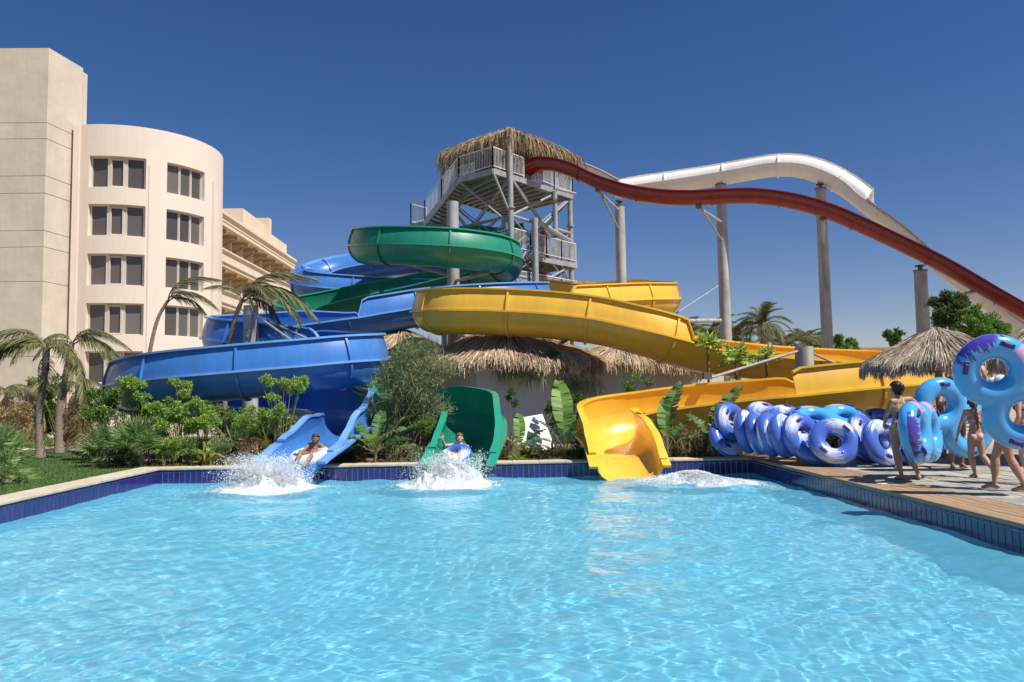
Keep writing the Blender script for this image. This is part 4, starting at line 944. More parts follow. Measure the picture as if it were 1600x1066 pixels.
# fan palms
def fan_mesh(R, seed, nb=30, spread=250, mat=None, bw=1.0):
    rs = np.random.RandomState(seed); a = np.radians(np.linspace(-spread / 2, spread / 2, nb)) + rs.normal(0, .02, nb)
    d = np.stack([np.cos(a) * .95, np.sin(a), .22 + rs.normal(0, .06, nb)], 1); d /= np.linalg.norm(d, axis=1)[:, None]; base = np.tile([[R * 1.1, 0, 0]], (nb, 1)) + d * .03
    V, Fq = strips(base, d, R * rs.uniform(.85, 1.05, nb) * (1 - .25 * np.abs(a) / 2.2), .014 * bw * R / .5, rs.uniform(.05, .35, nb), 5, seed)
    T = MB(); T.tube([(0, 0, 0), (R * .6, 0, .03), (R * 1.1, 0, 0)], [.011, .008, .006], 5); return join([(np.array(T.v), T.f), (V, Fq)])
FAN = [share('fan_leaf', *fan_mesh(.5, 60 + i), (m_stem, m_fan)) for i in range(3)]
FAND = [share('fan_leaf', *fan_mesh(.45, 66 + i, 20, 200), (m_stem, m_palmd)) for i in range(2)]
def fan_palm(label, base, h, n, sc, seed, dry=4, ms=None, group='fan palms'):
    rs = random.Random(seed); base = Vector(base); root = thing('fan_palm', label, 'fan palm', tuple(base), group); M = MB(); M.tube([base - Vector((0, 0, .03)), base + Vector((0, 0, h))], [.09, .07], 9); M.build('trunk', m_bark, root)
    for i in range(n):
        el = rs.uniform(-5, 85); inst('fan_leaf', rs.choice(ms or FAN), root, base + Vector((0, 0, h * rs.uniform(.75, 1.0))), (rs.uniform(-.4, .4), -R_(el), 2.4 * i + rs.uniform(-.3, .3)), sc * rs.uniform(.8, 1.15))
    for i in range(dry): inst('fan_leaf', rs.choice(FAND), root, base + Vector((0, 0, h * .6)), (0, R_(rs.uniform(15, 45)), rs.uniform(0, 6.28)), sc * .85)
    return root
fan_palm('fan palm with bright spiky leaves by the bend of the coping', gx(222, 18.5), .35, 46, .82, 1, 2)
fan_palm('fan palm with brown dead leaves inside, left of the bright one', gx(168, 18.7), .28, 30, .72, 2, 14)
fan_palm('fan palm cut off by the left edge of the photo beside the lawn', gx(-2, 16.0), .30, 30, .75, 3, 4)
fan_palm('low fan palm in front at the left edge, on the lawn', gx(14, 15.3), .06, 22, .6, 4, 6)
fan_palm('fan palm behind at the far left edge with pale leaves', gx(2, 19.5), .5, 22, .7, 5, 2)
# tall skirted dead palms, far left
def skirt_palm(label, base, h, seed, n=30):
    rs = random.Random(seed); base = Vector(base); root = thing('skirted_palm', label, 'palm tree', tuple(base), 'palms with dead skirts'); trunk('trunk', [base, base + Vector((0, 0, h * .5)), base + Vector((0, 0, h))], .16, .13, root)
    for i in range(n):
        inst('dry_frond', rs.choice(FRD), root, base + Vector((0, 0, h * rs.uniform(.45, 1.0))), (rs.uniform(-.5, .5), R_(rs.uniform(30, 72)), 2.4 * i), rs.uniform(.7, 1.0))
    for i in range(5): inst('frond', rs.choice(FRO), root, base + Vector((0, 0, h)), (rs.uniform(-.4, .4), -R_(rs.uniform(0, 40)), 1.3 * i + .4), .55)
skirt_palm('dead-skirted palm, first from the left edge behind the lawn', gx(14, 26.5), 1.9, 1)
skirt_palm('dead-skirted palm, second from the left, behind the nearer trunk', gx(45, 27.5), 2.0, 2)
skirt_palm('dead-skirted palm right of the farther leaning trunk', gx(124, 27.0), 2.1, 3, 36)
# strap-leaved rosettes and broad-leaved plants
def strap(label, base, n, L, w, mat, seed, el=(25, 85), droop=.5, h=.0, name='strap_plant', cat='plant', group='border plants'):
    rs = np.random.RandomState(seed); base = Vector(base); root = thing(name, label, cat, tuple(base), group)
    az = rs.uniform(0, 6.28, n); e = np.radians(rs.uniform(el[0], el[1], n)); d = np.stack([np.cos(az) * np.cos(e), np.sin(az) * np.cos(e), np.sin(e)], 1)
    hb = rs.uniform(0, h, n) if h else np.zeros(n); b_ = np.array(base)[None] + np.stack([np.cos(az) * .05, np.sin(az) * .05, hb], 1)
    V, Fq = strips(b_, d, L * rs.uniform(.6, 1.15, n), w, rs.uniform(.4, 1.3, n) * droop, 5, seed); MO('leaves', V, Fq, mat, root)
    if h: M = MB(); M.tube([base - Vector((0, 0, .03)), base + Vector((0, 0, h))], .022, 6); M.build('stem', m_stem, root)
    return root
strap('bronze strap plant, dense and dark beside the fan palms', gx(190, 18.9), 60, .6, .022, m_brown, 1, h=.5)
strap('bronze strap plant right of the lime shrubs', gx(350, 19.2), 50, .55, .022, m_brown, 2, h=.5)
strap('pale green strap plant with upright blades below the blue flume', gx(365, 19.6), 60, .85, .022, m_feath, 3, (40, 88), .35, .5)
strap('bronze strap plant in the middle of the border', gx(392, 19.0), 46, .5, .024, m_brown, 4, h=.55)
strap('yellow croton low in front of the border', gx(372, 18.35), 34, .34, .035, m_crot, 5, (20, 80))
strap('yellow-green strap plant leaning left in the border', gx(322, 18.5), 30, .6, .038, m_crot, 6, (25, 70), .5, .2)
strap('bronze strap plant close to the blue chute', gx(402, 18.4), 46, .45, .022, m_brown, 7, h=.3)
strap('yellow croton beside the blue chute', gx(352, 18.4), 26, .34, .04, m_crot, 8, (15, 75))
strap('green strap plant behind the yellow croton', gx(418, 19.6), 60, .75, .024, m_leaf, 9, h=.5)
strap('dark strap plant under the blue flume end', gx(200, 20.4), 60, .7, .022, m_dleaf, 10, h=.6)
strap('yellow-leaved croton left of the big broad leaf', gx(822, 18.6), 34, .36, .04, m_crot, 11, (20, 85), .4, .15)
strap('small green fern ball right of the green chute', gx(806, 18.35), 120, .32, .008, m_lime, 12, (0, 88), .5)
strap('dry bronze plant against the hut wall', gx(792, 20.2), 50, .5, .02, m_brown, 13, h=.3)
strap('dry strap plant beside the yellow chute', gx(862, 18.9), 40, .5, .016, m_grassd, 14, (10, 85), .5, .2)
def grass_bush(label, px, Y, n, L, mat, seed, rx=.6, h0=.5):
    rs = np.random.RandomState(seed); c = gx(px, Y); root = thing('grass_bush', label, 'grass', tuple(c), 'dry grass bushes')
    b_ = np.stack([c.x + rs.normal(0, rx * .5, n), c.y + rs.normal(0, rx * .35, n), rs.uniform(0, h0, n)], 1); d = rs.normal(0, .6, (n, 3)) + np.array([0, 0, .8]); d /= np.linalg.norm(d, axis=1)[:, None]
    V, Fq = strips(b_, d, L * rs.uniform(.5, 1.2, n), .007, rs.uniform(.3, 1.4, n), 5, seed); MO('blades', V, Fq, mat, root); return root
grass_bush('dry brown grass bush left, right of the yellow chute', 1066, 18.9, 1500, .55, m_grassd, 1, .55, .45)
grass_bush('dry brown grass bush middle, right of the yellow chute', 1092, 19.1, 1700, .6, m_grassd, 2, .6, .5)
grass_bush('dry olive grass bush right, by the pile of rings', 1118, 19.0, 1500, .55, m_feath, 3, .5, .35)
grass_bush('olive grass bush behind the pile of rings', 1345, 18.7, 2400, .5, m_feath, 4, .9, .5)
grass_bush('dark olive grass bush behind the woman', 1395, 18.5, 1800, .5, m_dleaf, 5, .7, .5)
grass_bush('olive grass bush left of the woman behind the rings', 1300, 18.9, 1500, .45, m_feath, 6, .8, .35)
# broad leaves: one object per leaf
def broad_mesh(L, w, seed, slit=.3, curl=.35):
    rs = np.random.RandomState(seed); n = 16; V = []; F = []; s = np.linspace(0, 1, n); 
    cx = L * (.25 + s * .75); z = -curl * L * s ** 2.2; mid = np.stack([cx, 0 * s, z], 1)
    prof = w * np.sin(np.pi * np.clip(s * .93 + .04, 0, 1)) ** .55
    for side in (1, -1):
        for i in range(n - 1):
            g = .0 if rs.uniform() > slit else .35
            a0 = mid[i]; a1 = mid[i + 1]; o0 = mid[i] + np.array([.06 * L * .5, side * prof[i], .12 * prof[i]]); o1 = mid[i + 1] + np.array([.06 * L * .5, side * prof[i + 1], .12 * prof[i + 1]])
            o1 = o1 * (1 - g) + o0 * g; dz = rs.normal(0, .02) * L; o0[2] += dz; o1[2] += dz
            b = len(V); V += [a0, a1, o1, o0]; F.append((b, b + 1, b + 2, b + 3) if side > 0 else (b + 3, b + 2, b + 1, b))
    T = MB(); T.tube([(0, 0, 0), (L * .25, 0, 0)] + [tuple(p + np.array([0, 0, -.004])) for p in mid[4::4]], [.016, .012] + [.008, .006, .004][:len(mid[4::4])], 5); return join([(np.array(T.v), T.f), (np.array(V), F)])
BR = [share('leaf', *broad_mesh(1.0, .15, 80 + i, .25), (m_stem, m_ban)) for i in range(3)]
BRD = [share('leaf', *broad_mesh(1.0, .14, 84 + i, .45), (m_stem, m_ban2)) for i in range(3)]
BRW = [share('leaf', *broad_mesh(1.0, .20, 88 + i, .1), (m_stem, m_lime)) for i in range(2)]
def broad(label, base, leaves, sc=1.0, h=.15, seed=0, group='broad-leaved plants', name='broad_leaf_plant'):
    rs = random.Random(seed); base = Vector(base); root = thing(name, label, 'plant', tuple(base), group); M = MB(); M.tube([base - Vector((0, 0, .03)), base + Vector((0, 0, h))], [.05, .04], 7); M.build('stem', m_stem, root)
    for az, el, s, ms in leaves: inst('leaf', rs.choice(ms), root, base + Vector((0, 0, h * .8)), (rs.uniform(-.5, .5), -R_(el), R_(az)), s * sc)
    return root
broad('broad-leaved plant with paddle leaves right of the blue chute', gx(586, 18.4), [(10, 62, 1.25, BRD), (150, 60, 1.1, BRD), (35, 45, 1.2, BRD), (200, 48, .9, BR), (-20, 35, 1.05, BRD), (-60, 55, .8, BR), (170, 30, .85, BRD), (80, 70, 1.2, BRD), (-100, 60, .7, BRW), (0, 80, 1.0, BRD)], 1.0, .25, 1)
broad('dark paddle-leaved plant behind the blue chute lip', gx(600, 19.0), [(20, 50, 1.0, BRD), (0, 25, .9, BRD), (160, 60, 1.0, BRD), (60, 65, 1.1, BRD), (200, 40, .8, BRD)], 1.0, .2, 2)
broad('tall banana-like plant with one upright pale leaf, left of the yellow chute', gx(880, 18.5), [(90, 86, 1.75, BR), (170, 65, 1.0, BRD), (-30, 60, .85, BRW), (30, 75, 1.1, BRD), (200, 40, .8, BRD), (-100, 65, .7, BRD)], 1.0, .2, 3)
broad('small pale banana-like plant by the white board', gx(812, 18.7), [(100, 82, 1.0, BR), (180, 55, .7, BR), (10, 60, .8, BR), (-60, 50, .6, BRW)], 1.0, .15, 4)
broad('banana-like plant with feathered leaf in the dry grass, nearer the yellow chute', gx(1040, 18.4), [(60, 80, 1.75, BRD), (20, 60, 1.0, BRD), (150, 70, 1.1, BRD), (100, 84, 1.3, BR), (-30, 40, .8, BRD)], 1.0, .2, 5)
broad('banana-like plant at the right of the dry grass, leaning over the rings', gx(1112, 18.3), [(20, 74, 1.7, BRD), (-5, 30, 1.1, BR), (160, 70, 1.0, BRD), (60, 66, 1.4, BRD), (-60, 60, .8, BRD), (0, 55, 1.0, BR)], 1.0, .2, 6)
broad('wide-leaved plant deep in the border left of the blue chute', gx(428, 19.0), [(10, 60, .8, BRW), (60, 70, .9, BRW), (170, 50, .7, BRW), (-40, 50, .7, BRW)], 1.0, .4, 7)
broad('pale young palm-like plant low in the border', gx(330, 18.4), [(170, 45, .6, BR), (20, 60, .6, BR), (120, 70, .6, BR), (-20, 30, .5, BR)], 1.0, .1, 8)
# small papaya trees and yuccas between the yellow runs
def papaya(label, px, py, Y, sc, seed):
    rs = random.Random(seed); c = at(px, py, Y); base = (c.x, c.y, 0); root = thing('papaya_tree', label, 'small tree', base, 'papaya trees'); M = MB(); M.tube([base, (c.x, c.y, c.z * .5), tuple(c)], [.05, .045, .035], 7); M.build('trunk', m_stem, root)
    for i in range(12): inst('leaf', rs.choice(PAP), root, c + Vector((0, 0, rs.uniform(-.05, .05))), (rs.uniform(-.4, .4), -R_(rs.uniform(-15, 65)), 2.4 * i), sc)
PAP = [share('leaf', *fan_mesh(.26, 70 + i, 11, 300, bw=4.0), (m_stem, m_lime)) for i in range(2)]
for V_ in PAP: pass
papaya('papaya tree nearest the yellow bend', 1106, 548, 22.4, 1.25, 1); papaya('papaya tree in the middle, bushy', 1150, 566, 22.6, 1.35, 2); papaya('papaya tree farthest right, small tuft', 1197, 560, 22.4, .9, 3)
strap('spiky yucca left of the short pale column', gx(1252, 22.0), 40, .85, .022, m_dleaf, 20, (15, 88), .1, 1.7, name='yucca', group='yuccas'); strap('spiky yucca right of the short pale column', gx(1300, 22.2), 40, .9, .022, m_dleaf, 21, (15, 88), .1, 1.6, name='yucca', group='yuccas'); strap('spiky yucca under the bushy papaya', gx(1160, 21.7), 30, .6, .02, m_lime, 22, (20, 88), .2, 1.1, name='yucca', group='yuccas')
# vines and wild creepers hanging from the hut thatch
def creeper(label, pts, Y, n, mat, seed):
    rs = np.random.RandomState(seed); root = thing('creeper', label, 'climbing plant', tuple(at(pts[0][0], pts[0][1], Y)), 'creepers on the huts'); P0 = np.array([list(at(px + rs.uniform(-r, r), py + rs.uniform(-r * .5, r * .5), Y + rs.uniform(-.3, .2))) for px, py, r in pts for _ in range(n)])
    d = rs.normal(0, .5, P0.shape) + np.array([0, -.2, -.5]); d /= np.linalg.norm(d, axis=1)[:, None]; V, Fq = strips(P0, d, rs.uniform(.15, .55, len(P0)), .006, rs.uniform(.2, .8, len(P0)), 4, seed); MO('foliage', V, Fq, mat, root)
creeper('grassy creeper hanging from the first hut eave', [(790, 575, 14), (815, 578, 16), (838, 582, 12), (800, 572, 12)], 23.9, 160, m_feath, 1)
creeper('grassy creeper hanging between the two huts', [(885, 585, 14), (905, 592, 14), (925, 596, 14), (898, 600, 10)], 24.4, 150, m_feath, 2)
shrub('leafy climber on the pale column by the huts', gx(860, 24.0), clumps_px([(860, 552, 8), (872, 560, 10), (882, 572, 9), (866, 570, 6)], 24.0), 700, .13, m_dleaf, 30, group='climbers', stems=2)
shrub('thin leafy climber against the hut wall', gx(802, 22.8), clumps_px([(800, 612, 8), (806, 630, 7), (796, 622, 5)], 22.8), 350, .10, m_dleaf, 31, group='climbers', stems=2)
shrub('leafy plant behind the tall banana-like plant', gx(905, 21.0), clumps_px([(905, 625, 11), (915, 638, 10), (895, 640, 9), (860, 640, 10)], 21.0), 900, .11, m_dleaf, 32, group='climbers')
shrub('sparse shrub by the wall lamp, left of the yellow slide', gx(985, 23.0), clumps_px([(978, 600, 9), (992, 592, 8), (1012, 600, 7), (985, 612, 8)], 23.0), 500, .11, m_leaf, 33, group='climbers')
# trees behind
def tree(label, px, Y, clumps, n, size, mat, seed, r=.2):
    b = gx(px, Y); root = thing('tree', label, 'tree', tuple(b), 'broadleaf trees in the distance'); cl = clumps_px(clumps, Y); V, Fq = leaf_cloud(cl, int(n * 2.6), size * .62, seed, 2.6); MO('crown', V, Fq, mat, root); M = MB(); top = Vector(max(cl, key=lambda c: c[0][2])[0]); M.tube([b, b.lerp(top, .4), top], [r, r * .7, r * .3], 8)
    for c in cl: M.tube([b.lerp(top, .35), Vector(c[0])], [r * .45, r * .12], 5)
    M.build('trunk', m_bark, root)
tree('poplar-like tree left of the tall column, far off', 1276, 70, [(1276, 528, 8), (1280, 542, 9), (1272, 552, 9)], 1500, .5, m_leaf, 1); tree('poplar-like tree right of the tall column, taller of two', 1312, 70, [(1310, 530, 8), (1316, 545, 10), (1306, 552, 9)], 1500, .5, m_leaf, 2); tree('poplar-like tree right of the tall column, shorter of two', 1332, 72, [(1330, 536, 7), (1336, 548, 8)], 1100, .5, m_leaf, 3)
tree('dark tree behind the thatched parasol, left of the bright one', 1480, 30, [(1478, 470, 18), (1466, 488, 16), (1494, 478, 18), (1480, 500, 20), (1492, 462, 10)], 2600, .22, m_dleaf, 4); tree('bright green tree under the white slide', 1530, 28, [(1522, 496, 20), (1545, 508, 22), (1512, 512, 20), (1562, 520, 18), (1535, 520, 22)], 4200, .20, m_leaf, 5)
tree('small dark bush on the skyline left of the parasol', 1396, 60, [(1390, 524, 8), (1404, 522, 7), (1398, 532, 10)], 700, .4, m_dleaf, 6)
tree('green bush beside the parasol behind the rings', 1500, 19.0, [(1510, 600, 16), (1496, 612, 14), (1524, 612, 14)], 2000, .12, m_dleaf, 7, .04)
# lawn grass blades: one mass
rs = np.random.RandomState(2); Nn = 90000
gxs = rs.uniform(-26, -4.4, Nn); gys = 3 + 23 * rs.uniform(0, 1, Nn)
def inpoly(x, y, poly):
    c = np.zeros(len(x), bool); j = len(poly) - 1
    for i in range(len(poly)):
        xi, yi = poly[i]; xj, yj = poly[j]; c ^= ((yi > y) != (yj > y)) & (x < (xj - xi) * (y - yi) / (yj - yi + 1e-12) + xi); j = i
    return c
k = inpoly(gxs, gys, lawn_poly) & (gxs > -.72 * gys - 1) & (gys > 8); gxs, gys = gxs[k], gys[k]; n = len(gxs)
d = rs.normal(0, .45, (n, 3)); d[:, 2] = 1; d /= np.linalg.norm(d, axis=1)[:, None]
V, Fq = strips(np.stack([gxs, gys, np.full(n, -.02)], 1), d, rs.uniform(.05, .11, n), .006, rs.uniform(0, .5, n), 3, 4)
tag(MO('grass', V, Fq, leafmat('grass_blade', (.045, .13, .012), (.09, .19, .025))), 'short green lawn grass left of the pool', 'grass', kind='stuff')
# ground litter and low cover in the planting bed
n = 15000; x = rs.uniform(-8.3, 8.2, n); y = 18.15 + 4.5 * rs.uniform(0, 1, n) ** 2
keep = ~(((np.abs(x + 4.05) < 1.25) | (np.abs(x + .75) < 1.2) | (np.abs(x - 2.95) < 1.5)) & (y < 20.5)); x, y = x[keep], y[keep]; n = len(x)
d = rs.normal(0, .7, (n, 3)); d[:, 2] = np.abs(d[:, 2]) + .2; d /= np.linalg.norm(d, axis=1)[:, None]
V, Fq = strips(np.stack([x, y, np.full(n, -.02)], 1), d, rs.uniform(.06, .24, n), .007, rs.uniform(.2, .9, n), 4, 6)
tag(MO('ground_cover', V, Fq, leafmat('ground_cover_leaf', (.07, .12, .03), (.26, .20, .10), .4)), 'low weeds and dry litter in the planting bed behind the pool', 'ground cover', kind='stuff')

# crowded border fillers: airy shrubs and strappy clumps between the larger plants
FILL = [  # px, py centre, Y, radius px, leaves, leaf size, material, label
    (372, 650, 19.9, 22, 1800, .075, m_leaf, 'airy mid-green shrub under the middle of the blue flume'),
    (405, 660, 20.0, 22, 1900, .08, m_dleaf, 'dark small-leaved shrub under the right half of the blue flume'),
    (345, 655, 19.8, 18, 1500, .07, m_feath, 'grey-green shrub right of the broad lime shrub'),
    (440, 672, 19.5, 16, 1300, .07, m_dleaf, 'dark shrub tight against the left lip of the blue chute'),
    (300, 694, 18.7, 14, 1200, .06, m_leaf, 'low green shrub in front of the lime shrubs'),
    (345, 690, 18.6, 13, 1100, .055, m_feath, 'low grey-green tuft beside the yellow-green strap plant'),
    (392, 692, 18.6, 14, 1100, .055, m_brown, 'low bronze shrub left of the blue chute lip'),
    (180, 660, 20.2, 20, 1800, .075, m_dleaf, 'dark shrub behind the fan palms'),
    (135, 690, 19.9, 13, 900, .06, m_feath, 'pale tuft at the end of the footpath beside the fan palms'),
    (240, 676, 19.2, 14, 1200, .065, m_dleaf, 'dark low shrub between the bright fan palm and the lime shrubs'),
    (560, 700, 18.9, 14, 1000, .055, m_brown, 'bronze tuft at the foot of the paddle-leaved plant'),
    (620, 698, 18.8, 16, 1300, .05, m_feath, 'twiggy grey shrub at the foot of the feathery bush'),
    (650, 706, 18.7, 10, 800, .05, m_leaf, 'small green shrub left of the green chute lip'),
    (790, 706, 18.7, 11, 800, .055, m_brown, 'bronze tuft right of the green chute lip'),
    (845, 704, 18.7, 13, 1000, .05, m_feath, 'dry grey shrub in front of the white board'),
    (900, 702, 18.6, 10, 800, .055, m_dleaf, 'dark tuft between the tall pale leaf and the yellow chute'),
    (880, 655, 20.2, 16, 900, .09, m_dleaf, 'dark leafy shrub behind the tall pale leaf'),
    (1068, 690, 18.9, 16, 1300, .05, m_grassd, 'dry brown shrub inside the grass right of the yellow chute'),
    (1150, 700, 18.5, 9, 700, .05, m_leaf, 'small green tuft beside the first violet rings'),
    (60, 690, 26.5, 14, 900, .10, m_leaf, 'green shrub on the far side of the footpath'),
    (20, 640, 25.5, 24, 1500, .11, m_palmd, 'dry brown thicket at the far left edge'),
    (130, 640, 25.8, 22, 1600, .10, m_palmd, 'dry brown thicket behind the farther leaning palm'),
    (392, 650, 19.2, 19, 2000, .07, m_lime, 'lime-green bush hiding the foot of the grey column'),
    (330, 640, 20.2, 20, 1700, .08, m_leaf, 'green shrub in shade under the left half of the blue flume'),
    (228, 640, 19.8, 16, 1400, .075, m_leaf, 'green shrub between the round-topped and the broad lime shrub'),
    (455, 655, 20.0, 14, 1100, .07, m_leaf, 'green shrub behind the tall spindly lime shrub'),
    (420, 695, 18.5, 11, 900, .05, m_crot, 'yellow-green tuft by the coping left of the blue chute'),
    (205, 712, 18.3, 10, 800, .05, m_dleaf, 'dark tuft at the foot of the two fan palms'),
    (665, 660, 19.2, 16, 1500, .05, m_leaf, 'bright green shrub on the right flank of the feathery bush'),
    (590, 640, 20.2, 15, 1300, .05, m_leaf, 'bright green shrub on the left flank of the feathery bush'),
    (1020, 665, 19.3, 13, 900, .05, m_leaf, 'green tuft between the yellow chute and its upper run'),
    (90, 600, 29.0, 16, 1200, .12, m_dleaf, 'dark bush against the hotel wall between the palm trunks'),
]
for i, (px, py, Y, r, n, sz, mt, lab) in enumerate(FILL):
    shrub(lab, gx(px, Y), clumps_px([(px, py, r), (px - r * .8, py + r * .5, r * .8), (px + r * .8, py + r * .4, r * .8), (px + r * .2, py + r, r * .9)], Y), n, sz, mt, 100 + i, group='border fillers', stems=4, sr=.009)
# ------------------------------------------------------------------ inflatable rings
def ring_mat():
    m = bpy.data.materials.new('violet_vinyl'); m.use_nodes = True; t = m.node_tree; N = t.nodes; L = t.links; p = N['Principled BSDF']
    p.inputs['Roughness'].default_value = .25; p.inputs['Coat Weight'].default_value = .4
    tc = N.new('ShaderNodeTexCoord'); sx = N.new('ShaderNodeSeparateXYZ'); L.new(tc.outputs['Object'], sx.inputs[0])
    at2 = N.new('ShaderNodeMath'); at2.operation = 'ARCTAN2'; L.new(sx.outputs['Y'], at2.inputs[0]); L.new(sx.outputs['X'], at2.inputs[1])
    m2 = N.new('ShaderNodeMath'); m2.operation = 'MULTIPLY'; m2.inputs[1].default_value = 2.0; L.new(at2.outputs[0], m2.inputs[0])
    sn = N.new('ShaderNodeMath'); sn.operation = 'SINE'; L.new(m2.outputs[0], sn.inputs[0])
    # brush strokes that run round the ring: noise stretched along the angle
    rad = N.new('ShaderNodeVectorMath'); rad.operation = 'LENGTH'; L.new(tc.outputs['Object'], rad.inputs[0])
    cb = N.new('ShaderNodeCombineXYZ'); L.new(at2.outputs[0], cb.inputs[0])
    k1 = N.new('ShaderNodeMath'); k1.operation = 'MULTIPLY'; k1.inputs[1].default_value = 60; L.new(rad.outputs['Value'], k1.inputs[0]); L.new(k1.outputs[0], cb.inputs[1]); oi = N.new('ShaderNodeObjectInfo'); zr = N.new('ShaderNodeMath'); zr.operation = 'MULTIPLY_ADD'; zr.inputs[1].default_value = 37.0; L.new(oi.outputs['Random'], zr.inputs[0]); L.new(sx.outputs['Z'], zr.inputs[2]); L.new(zr.outputs[0], cb.inputs[2])
    nz = N.new('ShaderNodeTexNoise'); nz.inputs['Scale'].default_value = 2.4; nz.inputs['Detail'].default_value = 5; L.new(cb.outputs[0], nz.inputs['Vector'])
    ad = N.new('ShaderNodeMath'); ad.operation = 'MULTIPLY_ADD'; ad.inputs[1].default_value = 4.4; ad.inputs[2].default_value = -2.35; L.new(nz.outputs[0], ad.inputs[0])
    sm = N.new('ShaderNodeMath'); sm.operation = 'ADD'; L.new(ad.outputs[0], sm.inputs[0]); L.new(sn.outputs[0], sm.inputs[1])
    mr = N.new('ShaderNodeMapRange'); mr.inputs[1].default_value = .0; mr.inputs[2].default_value = .7; L.new(sm.outputs[0], mr.inputs[0])
    az = N.new('ShaderNodeMath'); az.operation = 'ABSOLUTE'; L.new(sx.outputs['Z'], az.inputs[0]); gt = N.new('ShaderNodeMath'); gt.operation = 'GREATER_THAN'; gt.inputs[1].default_value = .055; L.new(az.outputs[0], gt.inputs[0])
    ml = N.new('ShaderNodeMath'); ml.operation = 'MULTIPLY'; L.new(mr.outputs[0], ml.inputs[0]); L.new(gt.outputs[0], ml.inputs[1])
    mx = N.new('ShaderNodeMix'); mx.data_type = 'RGBA'; mx.inputs[6].default_value = (.075, .15, .54, 1); mx.inputs[7].default_value = (.60, .66, .80, 1); L.new(ml.outputs[0], mx.inputs[0]); L.new(mx.outputs[2], p.inputs['Base Color']); return m
def double_mat():
    m = bpy.data.materials.new('aqua_vinyl'); m.use_nodes = True; t = m.node_tree; N = t.nodes; L = t.links; p = N['Principled BSDF']
    p.inputs['Roughness'].default_value = .2; p.inputs['Coat Weight'].default_value = .5
    tc = N.new('ShaderNodeTexCoord'); sx = N.new('ShaderNodeSeparateXYZ'); L.new(tc.outputs['Object'], sx.inputs[0])
    # splash print in two zones of the upper face, pink patch between them
    mp = N.new('ShaderNodeMapping'); mp.inputs['Scale'].default_value = (4, 20, 4); L.new(tc.outputs['Object'], mp.inputs['Vector'])
    nz = N.new('ShaderNodeTexNoise'); nz.inputs['Scale'].default_value = 1.3; nz.inputs['Detail'].default_value = 2; L.new(mp.outputs[0], nz.inputs['Vector'])
    def M2(op, a, b=None, c=None):
        n = N.new('ShaderNodeMath'); n.operation = op
        for i, x in enumerate((a, b, c)):
            if x is None: continue
            if isinstance(x, (int, float)): n.inputs[i].default_value = x
            else: L.new(x, n.inputs[i])
        return n.outputs[0]
    ax = M2('ABSOLUTE', sx.outputs['X']); ay = M2('ABSOLUTE', sx.outputs['Y'])
    v = M2('MULTIPLY_ADD', nz.outputs[0], .55, M2('MULTIPLY_ADD', ax, 1.0, -1.0))
    up = M2('GREATER_THAN', sx.outputs['Z'], .02)
    sp = M2('MULTIPLY', M2('GREATER_THAN', v, .0), up)
    side = M2('MULTIPLY', M2('GREATER_THAN', sx.outputs['Y'], .33), M2('LESS_THAN', M2('ABSOLUTE', M2('ADD', ax, -.34)), .17)); pk = M2('MULTIPLY', side, up)
    mx = N.new('ShaderNodeMix'); mx.data_type = 'RGBA'; mx.inputs[6].default_value = (.075, .40, .78, 1); mx.inputs[7].default_value = (.09, .055, .36, 1); L.new(sp, mx.inputs[0])
    m3 = N.new('ShaderNodeMix'); m3.data_type = 'RGBA'; m3.inputs[7].default_value = (.62, .36, .66, 1); L.new(pk, m3.inputs[0]); L.new(mx.outputs[2], m3.inputs[6]); L.new(m3.outputs[2], p.inputs['Base Color']); return m
m_ring, m_dbl = ring_mat(), double_mat(); m_handle = mk('violet_handle', (.045, .03, .22), .45); m_bwhite = mk('white_vinyl', (.66, .70, .78), .3, coat=.3)
def torus(Rm, r, nu=44, nv=16, fl=.92, c=(0, 0, 0)):
    V = []; F = []
    for i in range(nu):
        a = 2 * math.pi * i / nu; pk_ = 1 + .012 * math.cos(22 * a)
        for j in range(nv):
            b = 2 * math.pi * j / nv; q = Rm + r * pk_ * math.cos(b); V.append((c[0] + q * math.cos(a), c[1] + q * math.sin(a), c[2] + r * fl * math.sin(b)))
    for i in range(nu):
        for j in range(nv): F.append((i * nv + j, ((i + 1) % nu) * nv + j, ((i + 1) % nu) * nv + (j + 1) % nv, i * nv + (j + 1) % nv))
    return V, F
def orient(n, spin=0.0, along=None):
    n = Vector(n).normalized()
    if along is not None:
        x = Vector(along); x = (x - n * x.dot(n)).normalized()
    else:
        x = n.cross(Vector((0, 0, 1))); x = x.normalized() if x.length > .05 else Vector((1, 0, 0))
    y = n.cross(x); return (Matrix((x, y, n)).transposed() @ Matrix.Rotation(spin, 3, 'Z')).to_euler()
def make_ring():
    r = thing('inflatable_ring', '-', 'inflatable ring', (0, 0, 0), 'violet rings piled on the terrace'); V, F = torus(.325, .172); MO('tube', V, F, m_ring, r, True)
    for sx in (1, -1):
        for sz in (1, -1):
            H = MB(); a = R_(20); c = Vector((sx * .33 * math.cos(a), sx * .33 * math.sin(a), sz * .162)); rt = Vector((-math.sin(a), math.cos(a), 0)); o = Vector((0, 0, sz * .03)); nn = Vector((math.cos(a) * sx * 0, 0, sz)); M3 = Matrix((rt, nn.cross(rt), nn)).transposed(); H.box(c, (.17, .062, .014), M=M3); H.box(c + nn * .018, (.10, .045, .020), M=M3); bevel(H.build('handle', m_handle, r), .02, 3)
    H = MB(); H.cyl((0, .30, .155), (0, .30, .180), .014, n=8); H.build('valve', m_bwhite, r); return r
